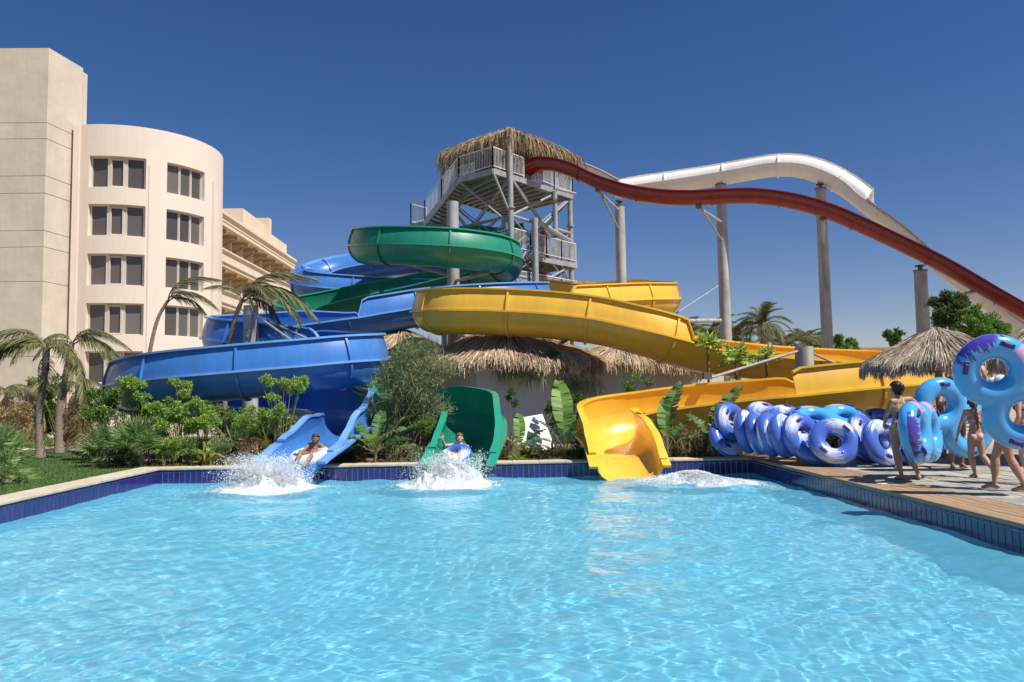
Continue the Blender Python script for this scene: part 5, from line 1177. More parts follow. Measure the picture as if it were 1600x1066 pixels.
RINGS = [  # px, py, Y, normal, spin, label
    (1303, 690, 15.35, (-.22, -.9, .42), .4, 'violet ring facing the pool in front of the pile, whole face in view'),
    (1253, 682, 15.95, (.38, -.86, .30), 1.6, 'violet ring second from the front one, leaning with its hole showing'),
    (1224, 681, 16.2, (.70, -.68, .22), .9, 'violet ring on edge third in the leaning row'),
    (1203, 679, 16.45, (.78, -.60, .20), 2.4, 'violet ring on edge fourth in the leaning row'),
    (1184, 677, 16.75, (.80, -.56, .20), .2, 'violet ring on edge fifth in the leaning row'),
    (1166, 674, 17.1, (.82, -.55, .20), 1.2, 'violet ring on edge last of the leaning row by the plants'),
    (1142, 660, 17.9, (.55, -.8, .25), 2.0, 'violet ring half hidden behind the banana-like leaf'),
    (1136, 684, 17.8, (.35, -.8, .5), .6, 'violet ring low behind the dry grass'),
    (1196, 656, 17.5, (.25, -.75, .6), 1.0, 'violet ring on top at the back of the row'),
    (1352, 683, 15.9, (.48, -.80, .36), 1.9, 'violet ring on edge just right of the front one'),
    (1378, 694, 15.2, (.40, -.86, .30), .9, 'violet ring beside the woman, leaning on the one left of it'),
    (1402, 690, 15.5, (.30, -.88, .35), 2.7, 'violet ring behind the woman and her double ring'),
    (1346, 702, 16.3, (.2, -.55, .8), .1, 'violet ring lying low behind the two at the right of the pile'),
    (1268, 706, 15.85, (.3, -.6, .74), 1.4, 'violet ring squeezed low between the two front ones'),
    (1380, 662, 16.8, (.1, -.6, .8), 2.2, 'violet ring on top at the right end of the pile'),
    (1232, 655, 17.2, (.1, -.5, .85), .9, 'violet ring lying flat on top of the row'),
]
ring0 = make_ring()
for i, (px, py, Y, nrm, sp, lab) in enumerate(RINGS):
    c = at(px, py, Y)
    hz = math.sqrt(max(0, 1 - Vector(nrm).normalized().z ** 2)) * .497 + .16 * abs(Vector(nrm).normalized().z) * 0 
    lo = c.z - (hz * 1.0)
    if lo < .0 and i not in (): c.z -= lo
    if i == 0: r = ring0; r.location = c; r.rotation_euler = orient(nrm, sp); r['label'] = lab
    else:
        r = dup(ring0, c, label=lab, rot=orient(nrm, sp)); r.scale = (random.uniform(.95, 1.03), random.uniform(.93, 1.0), random.uniform(.9, 1.08))
def remeshed(name, mb, voxel, smooth_it, mat, parent=None, fac=.5):
    """closed shapes fused into one continuous surface"""
    o = mb.build(name, mat, None); md = o.modifiers.new('r', 'REMESH'); md.mode = 'VOXEL'; md.voxel_size = voxel
    sm = o.modifiers.new('s', 'SMOOTH'); sm.factor = fac; sm.iterations = smooth_it
    dg = bpy.context.evaluated_depsgraph_get(); ev = o.evaluated_get(dg); me = bpy.data.meshes.new_from_object(ev); me.name = name; bpy.data.objects.remove(o)
    me.materials.clear(); me.materials.append(mat); me.polygons.foreach_set('use_smooth', np.ones(len(me.polygons), dtype=bool)); return me
def make_double():
    r = thing('double_ring', '-', 'inflatable ring', (0, 0, 0), 'aqua double rings'); M = MB()
    for sx in (1, -1): M.add(*torus(.345, .178, 48, 16, .92, (sx * .36, 0, 0)))
    me = remeshed('tube', M, .022, 9, m_dbl); inst('tube', me, r, (0, 0, 0), (0, 0, 0))
    for px, py, rot in ((.62, .30, .9), (-.62, .30, -.9), (.62, -.30, -.9), (-.62, -.30, .9)):
        for sz in (1, -1):
            H = MB(); c = Vector((px, py, sz * .155)); rt = Vector((math.cos(rot + 1.57), math.sin(rot + 1.57), 0)); o = Vector((0, 0, sz * .03)); nn = Vector((0, 0, sz)); M3 = Matrix((rt, nn.cross(rt), nn)).transposed(); H.box(c, (.19, .075, .018), M=M3); H.box(c + nn * .02, (.11, .05, .022), M=M3); bevel(H.build('handle', m_handle, r), .025, 3)
    return r
dbl = make_double(); dbl['label'] = 'aqua double ring held up over the head at the right edge'
def place_dbl(o, c1, c2, n):
    c1, c2 = Vector(c1), Vector(c2); o.location = (c1 + c2) / 2; o.rotation_euler = orient(n, 0, c2 - c1)
place_dbl(dbl, at(1552, 584, 10.75), at(1598, 642, 10.55), (-.25, -.93, -.18))
d2 = dup(dbl, (0, 0, 0), label='aqua double ring carried behind the girl, plain blue back showing'); place_dbl(d2, at(1466, 637, 14.2), at(1513, 668, 14.0), (-.1, .98, .1))
d3 = dup(dbl, (0, 0, 0), label='aqua double ring held under the arm of the woman with the bun'); place_dbl(d3, at(1432, 676, 12.5), at(1432, 676, 12.5) + Vector((.46, .56, -.02)), (.74, -.67, .10))
d4 = dup(dbl, (0, 0, 0), label='aqua double ring lying slanted on top of the violet pile'); place_dbl(d4, at(1276, 652, 16.4), at(1318, 660, 16.6), (.05, -.45, .9))
# ------------------------------------------------------------------ people
m_mouth = mk('lips', (.34, .12, .10), .5); m_eye = mk('eye_dark', (.02, .015, .012), .2)
def skinmat(n, c):
    m = mk(n, c, .5, var=.06, vscale=9, spec=.4); p = m.node_tree.nodes['Principled BSDF']; p.inputs['Subsurface Weight'].default_value = .12; p.inputs['Subsurface Radius'].default_value = (.02, .008, .004); return m
def seg(M, a, b, r0, r1, bulge=0.0, n=10):
    a, b = Vector(a), Vector(b); k = 5; M.tube([a.lerp(b, i / (k - 1)) for i in range(k)], [r0 + (r1 - r0) * i / (k - 1) + bulge * math.sin(math.pi * min(1, i / (k - 1) * 1.35)) * (1 if i / (k - 1) < .75 else .3) for i in range(k)], n)
    M.ell(a, (r0,) * 3, nu=10, nv=7); M.ell(b, (r1,) * 3, nu=10, nv=7)
def frame(up, fwd):
    z = Vector(up).normalized(); y = Vector(fwd); y = (y - z * y.dot(z)).normalized(); x = y.cross(z); return Matrix((x, y, z)).transposed()
def hand(M, w, d, nrm, H, curl=.5, side=1):
    """palm, four unequal bent fingers and a thumb; d = finger direction, nrm = palm normal"""
    d = Vector(d).normalized(); nrm = Vector(nrm); nrm = (nrm - d * nrm.dot(d)).normalized(); s = d.cross(nrm) * side; h = H
    Mx = Matrix((s, nrm, d)).transposed(); M.ell(Vector(w) + d * .030 * h, (.026 * h, .012 * h, .034 * h), Mx)
    for i, (o, L) in enumerate(((-.019, .040), (-.0065, .046), (.0065, .043), (.019, .034))):
        p = Vector(w) + d * .052 * h + s * o * h; q = p + (d * math.cos(curl * .5) + nrm * math.sin(curl * .5)).normalized() * L * .5 * h; e = q + (d * math.cos(curl * 1.4) + nrm * math.sin(curl * 1.4)) * L * .5 * h; M.tube([p - d * .012 * h, p, q, e], [.0068 * h, .0068 * h, .0060 * h, .0048 * h], 6)
    p = Vector(w) + d * .014 * h - s * .020 * h; q = p + (d * .55 - s * .75 + nrm * .3).normalized() * .024 * h; e = q + (d * .8 - s * .3 + nrm * .4).normalized() * .022 * h; M.tube([p, q, e], [.0085 * h, .0075 * h, .0055 * h], 6)
def foot(M, ank, toe, H):
    ank, toe = Vector(ank), Vector(toe); d = (toe - ank); d.z = 0; d.normalize(); heel = ank - d * .022 * H; heel.z = ank.z - .024 * H
    if abs((Vector(toe) - ank).normalized().z) > .75: heel = ank - (toe - ank).normalized() * .01 * H
    M.tube([heel, ank.lerp(toe, .35) + Vector((0, 0, -.006 * H)), toe], [.022 * H, .022 * H, .014 * H], 9); M.ell(heel, (.021 * H,) * 3, nu=9, nv=6); M.ell(toe, (.020 * H, .020 * H, .011 * H), nu=9, nv=6); M.ell(ank, (.020 * H,) * 3, nu=9, nv=6)
    s = d.cross(Vector((0, 0, 1)))
    for i in range(5):
        o = (i - 2) * .0085 * H; M.tube([toe + s * o - d * .01 * H, toe + s * o + d * (.016 - .0022 * abs(i - 1)) * H], [.007 * H, .0052 * H], 6)
def human(label, J, H, skin, fem=True, hair=None, hairstyle='short', wear=(), voxel=.0095, group='bathers', face=True, child=False, hands=True, handinfo=None):
    """J: joints in world space. One fused body; hair, clothes, eyes are children."""
    J = {k: Vector(v) for k, v in J.items()}; base = Vector(((J['ankL'] + J['ankR']) / 2)); base.z = min(J['ankL'].z, J['ankR'].z) - .03
    root = thing('person', label, 'person', tuple(base), group); M = MB(); h = H
    sp = (J['neck'] - J['pelvis']).normalized(); across = (J['shR'] - J['shL']).normalized(); fwd = sp.cross(across) * -1.0
    # x right, y forward, z up  -> forward = up x right
    fwd = sp.cross(across); Mc = frame(sp, fwd); hx = (J['hipR'] - J['hipL']).normalized(); ps = (J['chest'] - J['pelvis']).normalized(); Mp = frame(ps, ps.cross(hx))
    f = .92 if fem else 1.0; cw = .8 if child else 1.0
    M.ell(J['pelvis'] + Mp @ Vector((0, 0, .005 * h)), (.085 * h if fem else .080 * h, .058 * h, .060 * h), Mp)
    for s in (1, -1): M.ell(J['pelvis'] + Mp @ Vector((s * .038 * h, -.030 * h, -.028 * h)), (.046 * h * (1 if not child else .9), .042 * h, .046 * h), Mp)
    w = J['pelvis'].lerp(J['chest'], .5); M.ell(w, (.067 * h * f, .048 * h, .075 * h), Mp); M.ell(J['pelvis'].lerp(J['chest'], .25), (.074 * h, .052 * h, .06 * h), Mp)
    M.ell(J['chest'], (.088 * h * f, .060 * h, .088 * h), Mc); M.ell(J['chest'].lerp(J['neck'], .55), (.092 * h * f, .048 * h, .045 * h), Mc)
    if fem and not child:
        for s in (1, -1): M.ell(J['chest'] + Mc @ Vector((s * .040 * h, .050 * h, .005 * h)), (.034 * h, .030 * h, .034 * h), Mc)
    seg(M, J['chest'].lerp(J['neck'], .6), J['neck'], .05 * h, .034 * h); seg(M, J['neck'], J['head'] + (J['neck'] - J['head']) * .35, .031 * h if fem else .036 * h, .029 * h if fem else .034 * h)
    for s in 'LR':
        seg(M, J['chest'].lerp(J['neck'], .75), J['sh' + s], .036 * h, .034 * h * f); seg(M, J['sh' + s], J['el' + s], .029 * h * f * cw + .003 * h, .0215 * h * f, .003 * h); seg(M, J['el' + s], J['wr' + s], .0215 * h * f, .0145 * h, .004 * h)
        seg(M, J['pelvis'].lerp(J['hip' + s], .8), J['kn' + s], .056 * h * (.9 if child else 1), .034 * h, .004 * h); seg(M, J['kn' + s], J['ank' + s], .033 * h, .020 * h, .010 * h); foot(M, J['ank' + s], J['toe' + s], h)
        d = (J['wr' + s] - J['el' + s]).normalized(); hd = (handinfo or {}).get(s, (d, Mc @ Vector((-1 if s == 'R' else 1, 0, 0)), .6)); hand(M, J['wr' + s], hd[0], hd[1], h, hd[2], 1 if s == 'R' else -1)
    hs_ = 1.12 if child else 1.0
    Mh = frame(J['headup'], J['face']); hc = J['head']
    def hp(x, y, z): return hc + Mh @ Vector((x * h * hs_, y * h * hs_, z * h * hs_))
    def hr(*r): return tuple(x * h * hs_ for x in r)
    M.ell(hp(0, -.004, .014), hr(.046, .057, .053), Mh); M.ell(hp(0, .014, -.022), hr(.037, .040, .043), Mh); M.ell(hp(0, .030, -.050), hr(.020, .018, .014), Mh); M.ell(hp(0, .050, .006), hr(.026, .008, .008), Mh)
    M.ell(hp(0, .057, -.012), hr(.0075, .011, .012), Mh); M.ell(hp(0, .052, -.002), hr(.005, .007, .016), Mh)
    for s in (1, -1): M.ell(hp(s * .047, -.004, -.008), hr(.006, .012, .018), Mh); M.ell(hp(s * .024, .040, -.016), hr(.014, .012, .012), Mh)
    me = remeshed('body', M, voxel, 3, skin); body = inst('body', me, root, root.location, (0, 0, 0)); me.transform(Matrix.Translation(-Vector(root.location)))
    if face:
        for s in (1, -1): E = MB(); E.ell(hp(s * .017, .0515, .000), hr(.0075, .004, .0045), Mh, 8, 5); E.build('eye', m_eye, root, True); E = MB(); E.ell(hp(s * .018, .0545, .013), hr(.011, .004, .0025), Mh, 8, 5); E.build('eyebrow', hair or m_eye, root, True)
        E = MB(); E.ell(hp(0, .050, -.033), hr(.013, .006, .004), Mh, 8, 5); E.build('mouth', m_mouth, root, True)
    # clothes and hair grown from the body's own surface
    n = len(me.vertices); co = np.zeros(n * 3); me.vertices.foreach_get('co', co); co = co.reshape(-1, 3) + np.array(root.location); no = np.zeros(n * 3); me.vertices.foreach_get('normal', no); no = no.reshape(-1, 3)
    def loc(c, Mx): return (co - np.array(c)) @ np.array(Mx) / h
    qp, qc, qh = loc(J['pelvis'], Mp), loc(J['chest'], Mc), loc(hc, Mh) / hs_
    def bone(a, b):
        a, b = np.array(J[a]), np.array(J[b]); ab = b - a; t = ((co - a) @ ab) / (ab @ ab); tc_ = np.clip(t, 0, 1); return t, np.linalg.norm(co - a - tc_[:, None] * ab, axis=1) / h
    def shell(name, mask, off, mat, thick=True):
        F = [p.vertices[:] for p in me.polygons if all(mask[v] for v in p.vertices)]
        if len(F) < 4: return
        used = sorted({v for q in F for v in q}); ix = {v: i for i, v in enumerate(used)}; oo = off if np.isscalar(off) else off[used][:, None]
        V = co[used] + no[used] * oo; V0 = co[used] - no[used] * .004; nu = len(used); Fs = [tuple(ix[v] for v in q) for q in F]
        cnt = {}
        for q in Fs:
            for a, b in zip(q, q[1:] + q[:1]): cnt[(a, b)] = cnt.get((a, b), 0) + 1
        rimf = [(b, a, nu + a, nu + b) for (a, b) in cnt if (b, a) not in cnt]
        return MO(name, np.vstack([V, V0]), Fs + rimf, mat, root, True, 60)
    headreg = (np.linalg.norm(qh * np.array([1, .85, .85]), axis=1) < .085)
    tL, dL = bone('hipL', 'knL'); tR, dR = bone('hipR', 'knR'); tmin = np.where(dL < dR, tL, tR)
    arm = np.zeros(n, bool)
    for s in 'LR':
        for a, b in (('sh' + s, 'el' + s), ('el' + s, 'wr' + s)):
            t_, d_ = bone(a, b); arm |= (d_ < .034) & (t_ > .3 if a.startswith('sh') else t_ > -.2)
        arm |= np.linalg.norm(co - np.array(J['wr' + s]), axis=1) < .1 * h
    for w_ in wear:
        kind, mt = w_[0], w_[1]
        if kind == 'shorts': m_ = (((np.abs(qp[:, 2]) < .06) & (qp[:, 2] < .035) & (np.abs(qp[:, 0]) < .12) & (np.abs(qp[:, 1]) < .1)) | ((np.minimum(dL, dR) < .075) & (tmin < w_[2]) & (tmin > -.1) & (qp[:, 2] < .035))) & ~arm; shell('shorts', m_, .010, mt)
        if kind == 'briefs': m_ = (qp[:, 2] < .022) & (qp[:, 2] > -.072 + .95 * np.maximum(0, np.abs(qp[:, 0]) - .014)) & (np.abs(qp[:, 0]) < .115) & (np.abs(qp[:, 1]) < .10) & ~arm; shell('swim_briefs', m_, .005, mt)
        if kind == 'top':
            cup = (qc[:, 1] > .02) & (qc[:, 2] < .042) & (qc[:, 2] > -.030) & (np.abs(qc[:, 0]) < .085); band = (np.abs(qc[:, 2] + .016) < .011) & (np.abs(qc[:, 0]) < .11) & (np.abs(qc[:, 1]) < .09); strap_ = (np.abs(np.abs(qc[:, 0]) - (.030 if qc is not None else 0)) < .008) & (qc[:, 2] > .0) & (qc[:, 2] < .12) & (np.abs(qc[:, 1]) < .08)
            if len(w_) > 2: strap_ &= (qc[:, 1] > 0) | (qc[:, 2] > .09)
            shell('swim_top', (cup | band | strap_) & ~arm & ~headreg, .005, mt)
        if kind == 'shirt': shell('shirt', (qp[:, 2] > .0) & (qc[:, 2] < .10) & (np.abs(qc[:, 0]) < .14) & (np.abs(qc[:, 1]) < .1) & ~arm, .008, mt)
    if hair is not None:
        line = .030 - .30 * np.maximum(0, .035 - qh[:, 1]) - (.0 if hairstyle == 'short' else .004)
        line = np.where(qh[:, 1] < .0, -.052 - (0 if hairstyle == 'short' else .012), line); line = np.where((np.abs(qh[:, 0]) > .036) & (qh[:, 1] > -.0), np.maximum(line, -.004), line)
        nz_ = np.array([noise.noise(Vector(c) * 60) for c in co]) * .0035 * h if True else 0
        if hairstyle == 'cap': shell('cap', headreg & (qh[:, 2] > .018), .008 * h, hair)
        else: shell('hair', headreg & (qh[:, 2] > line) & (qh[:, 1] < .052), .010 * h * hs_ + np.where(qh[:, 2] > .03, .006, .0) * h + nz_, hair)
        B = MB()
        if hairstyle == 'bun': B.ell(hp(0, -.058, .022), hr(.034, .030, .036), Mh); B.ell(hp(.012, -.066, .0), hr(.022, .018, .034), Mh); B.ell(hp(-.004, -.060, -.035), hr(.016, .014, .03), Mh); B.build('hair_bun', hair, root, True)
        if hairstyle == 'braid':
            p = hp(0, -.055, -.02); q = J['chest'] + Mc @ Vector((.01 * h, -.065 * h, .02 * h)); e = J['pelvis'] + Mp @ Vector((.012 * h, -.062 * h, .075 * h))
            for i in range(15):
                t = i / 14; c = p.lerp(q, t * 2) if t < .5 else q.lerp(e, t * 2 - 1); B.ell(c + Mc @ Vector(((.006 if i % 2 else -.006) * h, -.004 * h, 0)), (.016 * h * (1 - .5 * t), .013 * h, .021 * h), Mc)
            B.build('braid', hair, root, True)
        if hairstyle == 'cap': B.tube([hp(0, .03, .022), hp(0, .075, .014), hp(0, .098, .006)], [.036 * h, .032 * h, .012 * h], 8); B.build('cap_peak', hair, root, True)
        if hairstyle == 'pony': B.tube([hp(0, -.055, .02), hp(0, -.085, -.01), hp(0, -.075, -.06), hp(0, -.06, -.09)], [.014 * h, .022 * h, .018 * h, .006 * h], 8); B.build('ponytail', hair, root, True)
    return root
def standing(pos, heading, H, ov=None, fem=True):
    """heading in degrees, 0 = facing away from the pool camera (+Y); ov in units of H, x right / y forward"""
    sw = .098 if fem else .115; hw = .048
    L = dict(pelvis=(0, 0, .525), chest=(0, .0, .715), neck=(0, -.008, .835), head=(0, .010, .925), headup=(0, 0, 1), face=(0, 1, 0))
    for s, k in (('R', 1), ('L', -1)):
        L.update({'hip' + s: (k * hw, 0, .495), 'kn' + s: (k * .050, .012, .28), 'ank' + s: (k * .046, -.012, .045), 'toe' + s: (k * .056, .075, .014), 'sh' + s: (k * sw, -.006, .805), 'el' + s: (k * (sw + .035), -.03, .635), 'wr' + s: (k * (sw + .042), .03, .50)})
    L.update(ov or {}); R3 = Matrix.Rotation(R_(heading), 3, 'Z'); out = {}
    for k, v in L.items(): out[k] = R3 @ Vector(v) if k in ('headup', 'face') else Vector(pos) + R3 @ (Vector(v) * H)
    return out
sk_tan, sk_dark, sk_pale, sk_brown = skinmat('tanned_skin', (.42, .235, .145)), skinmat('brown_skin', (.30, .155, .09)), skinmat('fair_skin', (.56, .34, .25)), skinmat('sunburnt_skin', (.46, .24, .16))
h_dark, h_brown, h_red, h_blond = mk('dark_hair', (.022, .014, .010), .55, var=.3, vscale=40), mk('brown_hair', (.07, .038, .020), .55, var=.3, vscale=40), mk('auburn_hair', (.22, .07, .03), .6, var=.3, vscale=40), mk('wet_hair', (.16, .09, .04), .5, var=.3, vscale=40)
c_yel, c_pink, c_red, c_black, c_lime, c_or, c_navy, c_wht = [mk(n, c, .7, var=.1, vscale=20) for n, c in (('yellow_swimwear', (.62, .50, .16)), ('pink_swimwear', (.66, .36, .34)), ('red_swimwear', (.55, .03, .025)), ('black_swimwear', (.03, .03, .035)), ('lime_swimwear', (.42, .55, .06)), ('orange_swimwear', (.50, .12, .05)), ('navy_swimwear', (.03, .04, .12)), ('white_cotton', (.75, .75, .74)))]
# woman with the bun, back to the pool, double ring under her right arm
pa = gx(1406, 12.95)
human('woman with dark bun and yellow bikini seen from behind, arm over a double ring', standing(pa, 6, 1.66, {
    'elR': (.245, .05, .745), 'wrR': (.335, .075, .615), 'shR': (.105, .0, .815), 'shL': (-.098, -.01, .795), 'elL': (-.155, .02, .645), 'wrL': (-.12, .10, .56), 'pelvis': (-.035, 0, .525), 'hipL': (-.085, 0, .495), 'hipR': (.012, 0, .495), 'chest': (-.028, 0, .715), 'neck': (-.02, 0, .835), 'head': (-.03, .012, .925),
    'knL': (-.062, .02, .28), 'ankL': (-.032, -.01, .045), 'toeL': (-.035, .075, .014), 'knR': (.075, .02, .28), 'ankR': (.125, -.05, .05), 'toeR': (.15, .03, .014), 'face': (-.35, 1, -.1)}), 1.66, sk_tan, True, h_dark, 'bun', (('briefs', c_yel), ('top', c_yel)), face=False,
    handinfo={'R': (Vector((.35, .1, -.8)), Vector((-.7, -.3, -.2)), .7), 'L': (Vector((.2, .8, -.4)), Vector((1, 0, 0)), .8)})
pb = gx(1520, 13.05)
human('girl with a long braid and pink bikini walking away across the terrace', standing(pb, -12, 1.39, {
    'knR': (.06, -.02, .275), 'ankR': (.105, -.19, .11), 'toeR': (.12, -.15, .025), 'knL': (-.045, .05, .28), 'ankL': (-.02, .02, .045), 'toeL': (-.04, .105, .014), 'elL': (-.165, .0, .63), 'wrL': (-.195, .04, .49), 'elR': (.13, .06, .66), 'wrR': (.10, .17, .64), 'face': (.15, 1, -.15)}), 1.39, sk_tan, True, h_brown, 'braid', (('briefs', c_pink), ('top', c_pink)), face=False, child=True)
pc = gx(1490, 14.75)
human('man standing behind a blue double ring, only head top, shins and dark shorts showing', standing(pc, 165, 1.78, {'elR': (.17, .10, .70), 'wrR': (.17, .26, .70), 'elL': (-.17, .10, .70), 'wrL': (-.17, .26, .70)}, False), 1.78, sk_dark, False, h_red, 'short', (('shorts', c_black, .7),))
pd_ = gx(1566, 11.4)
human('woman in a white cap holding a double ring up in front of her, walking left', standing(pd_, 52, 1.72, {
    'knR': (.055, .085, .285), 'ankR': (.05, .10, .05), 'toeR': (.06, .19, .014), 'knL': (-.05, -.03, .285), 'ankL': (-.05, -.13, .05), 'toeL': (-.055, -.04, .014),
    'elR': (.15, .13, .86), 'wrR': (.06, .13, 1.0), 'elL': (-.16, .12, .78), 'wrL': (-.15, .17, .92), 'face': (0, 1, -.05)}), 1.72, sk_brown, True, c_wht, 'cap', (('briefs', c_or), ('top', c_or)), handinfo={'L': (Vector((0, .1, 1)), Vector((.2, 1, 0)), .25), 'R': (Vector((0, .2, 1)), Vector((0, 1, 0)), .3)})
pe = gx(1600, 12.0)
human('woman in a black bikini behind the raised double ring at the right edge', standing(pe, 20, 1.68, {'knR': (.06, .05, .28), 'ankR': (.06, .03, .045), 'toeR': (.07, .12, .014), 'ankL': (-.05, -.06, .05), 'toeL': (-.06, .03, .014)}), 1.68, sk_pale, True, h_dark, 'pony', (('briefs', c_black), ('top', c_black)), face=False)
# boy riding out of the blue slide in a white ring
def A(px, py, Y): return at(px, py, Y)
Yb = 17.95
JB = dict(pelvis=A(488, 713, Yb), chest=A(491, 700, Yb + .10), neck=A(492.5, 692.5, Yb + .10), head=A(493, 685.5, Yb + .03), headup=(.02, .1, 1), face=(-.15, -1, -.25),
    shR=A(483, 695, Yb + .08), shL=A(502, 696, Yb + .08), elR=A(476, 703, Yb - .05), wrR=A(471, 706, Yb - .28), elL=A(508, 705, Yb), wrL=A(500, 714, Yb - .25),
    hipR=A(484.5, 714, Yb - .02), hipL=A(492, 714, Yb - .02), knR=A(470, 706, Yb - .42), knL=A(486, 713.5, Yb - .50), ankR=A(464, 722, Yb - .62), ankL=A(478, 724, Yb - .72), toeR=A(460, 728, Yb - .74), toeL=A(474, 730, Yb - .84))
human('boy in red shorts riding a white ring out of the blue slide', JB, 1.42, sk_dark, False, h_brown, 'short', (('shorts', c_red, .8),), child=True, voxel=.008, group='slide riders', handinfo={'R': (Vector((-.3, -.8, -.4)), Vector((0, 0, -1)), .7), 'L': (Vector((-.6, -.6, -.3)), Vector((0, 0, -1)), .7)})
rb = dup(ring0, A(484, 713, Yb - .05) + Vector((0, 0, -.02)), label='white and blue ring under the boy in red shorts', rot=orient((-.1, -.25, 1), .8)); rb['group'] = 'rings of the slide riders'
for ch in rb.children:
    if ch.name.startswith('tube'): ch.material_slots[0].link = 'OBJECT'; ch.material_slots[0].material = m_bwhite
Yg = 18.1
JG = dict(pelvis=A(716, 715, Yg - .12), chest=A(718, 702, Yg + .02), neck=A(719, 693.5, Yg + .06), head=A(718, 685, Yg + .05), headup=(-.05, .25, 1), face=(-.05, -1, .15),
    shR=A(707.5, 696, Yg + .05), shL=A(730, 698.5, Yg + .05), elR=A(694.5, 696, Yg - .18), wrR=A(691, 686.5, Yg - .35), elL=A(733, 710, Yg - .1), wrL=A(729, 719, Yg - .35),
    hipR=A(711, 716, Yg - .14), hipL=A(721, 716, Yg - .14), knR=A(703, 709, Yg - .62), knL=A(716, 711, Yg - .64), ankR=A(697, 722, Yg - .95), ankL=A(712, 724, Yg - 1.0), toeR=A(694, 720, Yg - 1.12), toeL=A(710, 722, Yg - 1.16))
human('smiling woman in a lime bikini riding a ring out of the green slide', JG, 1.66, sk_pale, True, h_blond, 'short', (('briefs', c_lime), ('top', c_lime)), voxel=.008, group='slide riders', handinfo={'R': (Vector((0, -.1, 1)), Vector((.3, -1, 0)), .5), 'L': (Vector((-.2, -.8, -.3)), Vector((0, 0, -1)), .6)})
rg = dup(ring0, A(705, 715, Yg - .30), label='blue ring under the woman on the green slide', rot=orient((-.25, -.35, .9), 2.2)); rg['group'] = 'rings of the slide riders'
# bathers waiting on the tower
def tower_person(px, Y, z, H, label, skin, hair, wear, fem, hd=0):
    c = gx(px, Y); human(label, standing((c.x, c.y, z), hd, H, None, fem), H, skin, fem, hair, 'short', wear, voxel=.016, group='bathers waiting on the tower')
tower_person(783, 36.6, D1, 1.74, 'sunburnt man in dark shorts leaning at the top deck railing', sk_pale, h_red, (('shorts', c_navy, .7),), False, 200)
tower_person(853, 38.6, D2, 1.70, 'bather in red swim shorts on the middle deck of the tower', sk_brown, h_dark, (('shorts', c_red, .75),), False, 120)
tower_person(851, 39.2, D3, 1.70, 'bather in orange on the lowest tower deck', sk_brown, h_dark, (('shirt', c_or), ('shorts', c_or, .6)), False, 160)
tower_person(906, 38.0, 5.35, 1.65, 'dark-haired bather stepping into the top of the yellow slide', sk_dark, h_dark, (('shorts', c_black, .7),), False, 60)
# ------------------------------------------------------------------ splashes
def spray_mat(n, c, tl): 
    m = mk(n, c, .6, transl=tl, spec=.15); return m
m_spray, m_foam = spray_mat('spray_drop', (.96, .98, .99), .35), spray_mat('foam', (.96, .98, .99), .35)
OCT = np.array([(1, 0, 0), (-1, 0, 0), (0, 1, 0), (0, -1, 0), (0, 0, 1), (0, 0, -1)], float); OF = np.array([(0, 2, 4), (2, 1, 4), (1, 3, 4), (3, 0, 4), (2, 0, 5), (1, 2, 5), (3, 1, 5), (0, 3, 5)])
def drops(P, R, rs, stretch=None):
    n = len(P); A_ = rs.normal(0, 1, (n, 3, 3)); Q, _ = np.linalg.qr(A_); sc = R[:, None] * rs.uniform(.6, 1.3, (n, 3)); V = np.einsum('nij,vj->nvi', Q, OCT) * 1.0
    V = np.einsum('nij,nvj->nvi', Q, OCT[None] * sc[:, None, :]); V += P[:, None]; F = OF[None] + (np.arange(n) * 6)[:, None, None]; return V.reshape(-1, 3), F.reshape(-1, 3)
def whz(P): return WZ + wave_h(P[:, 0], P[:, 1])
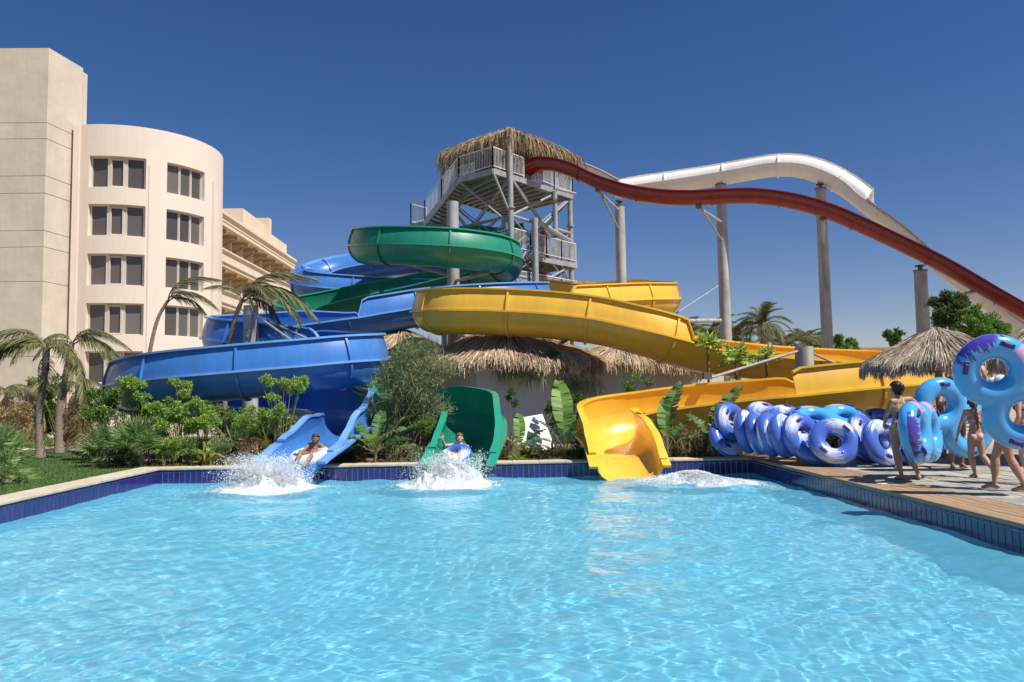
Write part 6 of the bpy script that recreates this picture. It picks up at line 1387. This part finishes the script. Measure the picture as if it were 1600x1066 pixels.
def splash(name, label, org, half, out, speed, lift, njet, ndrop, foam_r, nfoam, seed, foam_c=None, core=1.0, dsz=1.0):
    """jets of water thrown from a chute end: each jet is a run of drops along its own ballistic arc"""
    rs = np.random.RandomState(seed); org = np.array(org); out = np.array(out, float); out /= np.linalg.norm(out); side = np.array([-out[1], out[0], 0]); root = thing(name, label, 'splash', (org[0], org[1], WZ), 'splashes in the pool')
    P = []; R = []
    for j in range(njet):
        u = rs.normal(0, .55); u = max(-1.2, min(1.2, u)); o = org + side * u * half + out * rs.uniform(-.1, .5); a = rs.normal(0, .38) + u * .55
        v = (out * math.cos(a) + side * math.sin(a)) * speed * rs.uniform(.25, 1.0) + np.array([0, 0, 1]) * lift * rs.uniform(.25, 1.0) ** 1.2
        t = np.sort(rs.uniform(.0, 1.0, ndrop)) * rs.uniform(.25, .62); spread = .018 + .10 * t
        p = o[None] + v[None] * t[:, None] + np.array([0, 0, -4.9])[None] * (t ** 2)[:, None] + rs.normal(0, 1, (ndrop, 3)) * spread[:, None]
        r = (.004 + .020 * rs.beta(1.2, 6, ndrop)) * (1.25 - t) * dsz; P.append(p); R.append(r)
    P = np.vstack(P); R = np.concatenate(R); k = P[:, 2] > whz(P) - .01; V, F = drops(P[k], R[k], rs); o = MO('spray', V, F, m_spray, root, True); o['kind'] = 'stuff'
    # white water: a heaved, ragged foam surface where the rider ploughs in, with loose lumps on it, thinning outward
    c = np.array(foam_c if foam_c is not None else org + out * .5); g = np.linspace(-1.5, 1.5, 110); A2, B2 = np.meshgrid(g, g)
    p = c[None] + side[None] * (A2.ravel() * foam_r[0])[:, None] + out[None] * (B2.ravel() * foam_r[1])[:, None]; rr = np.hypot(A2, B2).ravel()
    nz = np.array([noise.fractal(Vector((q[0] * 2.6, q[1] * 2.6, seed * 3.1)), 1.0, 2.0, 5) + .55 * noise.noise(Vector((q[0] * 15, q[1] * 15, seed))) for q in p])
    hgt = core * foam_r[2] * np.exp(-(rr / .52) ** 2) * (1 + .95 * nz) + .035 * nz - .012 - .07 * np.clip(rr - .45, 0, 2)
    p[:, 2] = whz(p) + hgt; k = 110; i_ = (np.arange(k - 1)[:, None] * k + np.arange(k - 1)[None]).ravel(); Fq = np.stack([i_, i_ + 1, i_ + k + 1, i_ + k], 1); Fq = Fq[(hgt[Fq] > -.02).any(1)]
    u_ = np.unique(Fq); mp_ = np.zeros(k * k, int); mp_[u_] = np.arange(len(u_)); o = MO('white_water', p[u_], mp_[Fq], m_foam, root, True); o['kind'] = 'stuff'
    n = nfoam; ang = rs.uniform(0, 6.28, n); rr = np.abs(rs.normal(0, .5, n))
    p = c[None] + side[None] * (np.cos(ang) * rr * foam_r[0])[:, None] + out[None] * (np.sin(ang) * rr * foam_r[1])[:, None]; z = whz(p); hp_ = core * np.exp(-(rr / .52) ** 2) * rs.uniform(.75, 1.35, n)
    p[:, 2] = z + hp_ * foam_r[2] + .004; V, F = drops(p, (.006 + .020 * rs.beta(1.2, 5, n)) * (1 - .5 * np.clip(rr, 0, 1)), rs); o = MO('foam', V, F, m_foam, root, True); o['kind'] = 'stuff'
splash('splash', 'wide white splash fanning out where the boy lands below the blue slide', (-4.72, 16.75, WZ + .05), .6, (-.2, -1, 0), 2.5, 3.7, 760, 46, (1.35, 1.05, .26), 16000, 1, foam_c=(-4.72, 16.15, WZ))
splash('splash', 'tall foaming splash hiding the legs of the woman on the green slide', (-.98, 16.75, WZ + .08), .5, (-.08, -1, 0), 1.9, 3.5, 520, 40, (1.15, .9, .42), 14000, 2)
splash('splash', 'low white wake running right from the empty yellow slide', (3.15, 16.55, WZ + .02), .5, (.75, -.5, 0), 2.3, 1.2, 160, 24, (.55, 1.9, .16), 12000, 3, foam_c=(4.1, 15.9, WZ), core=1.0)
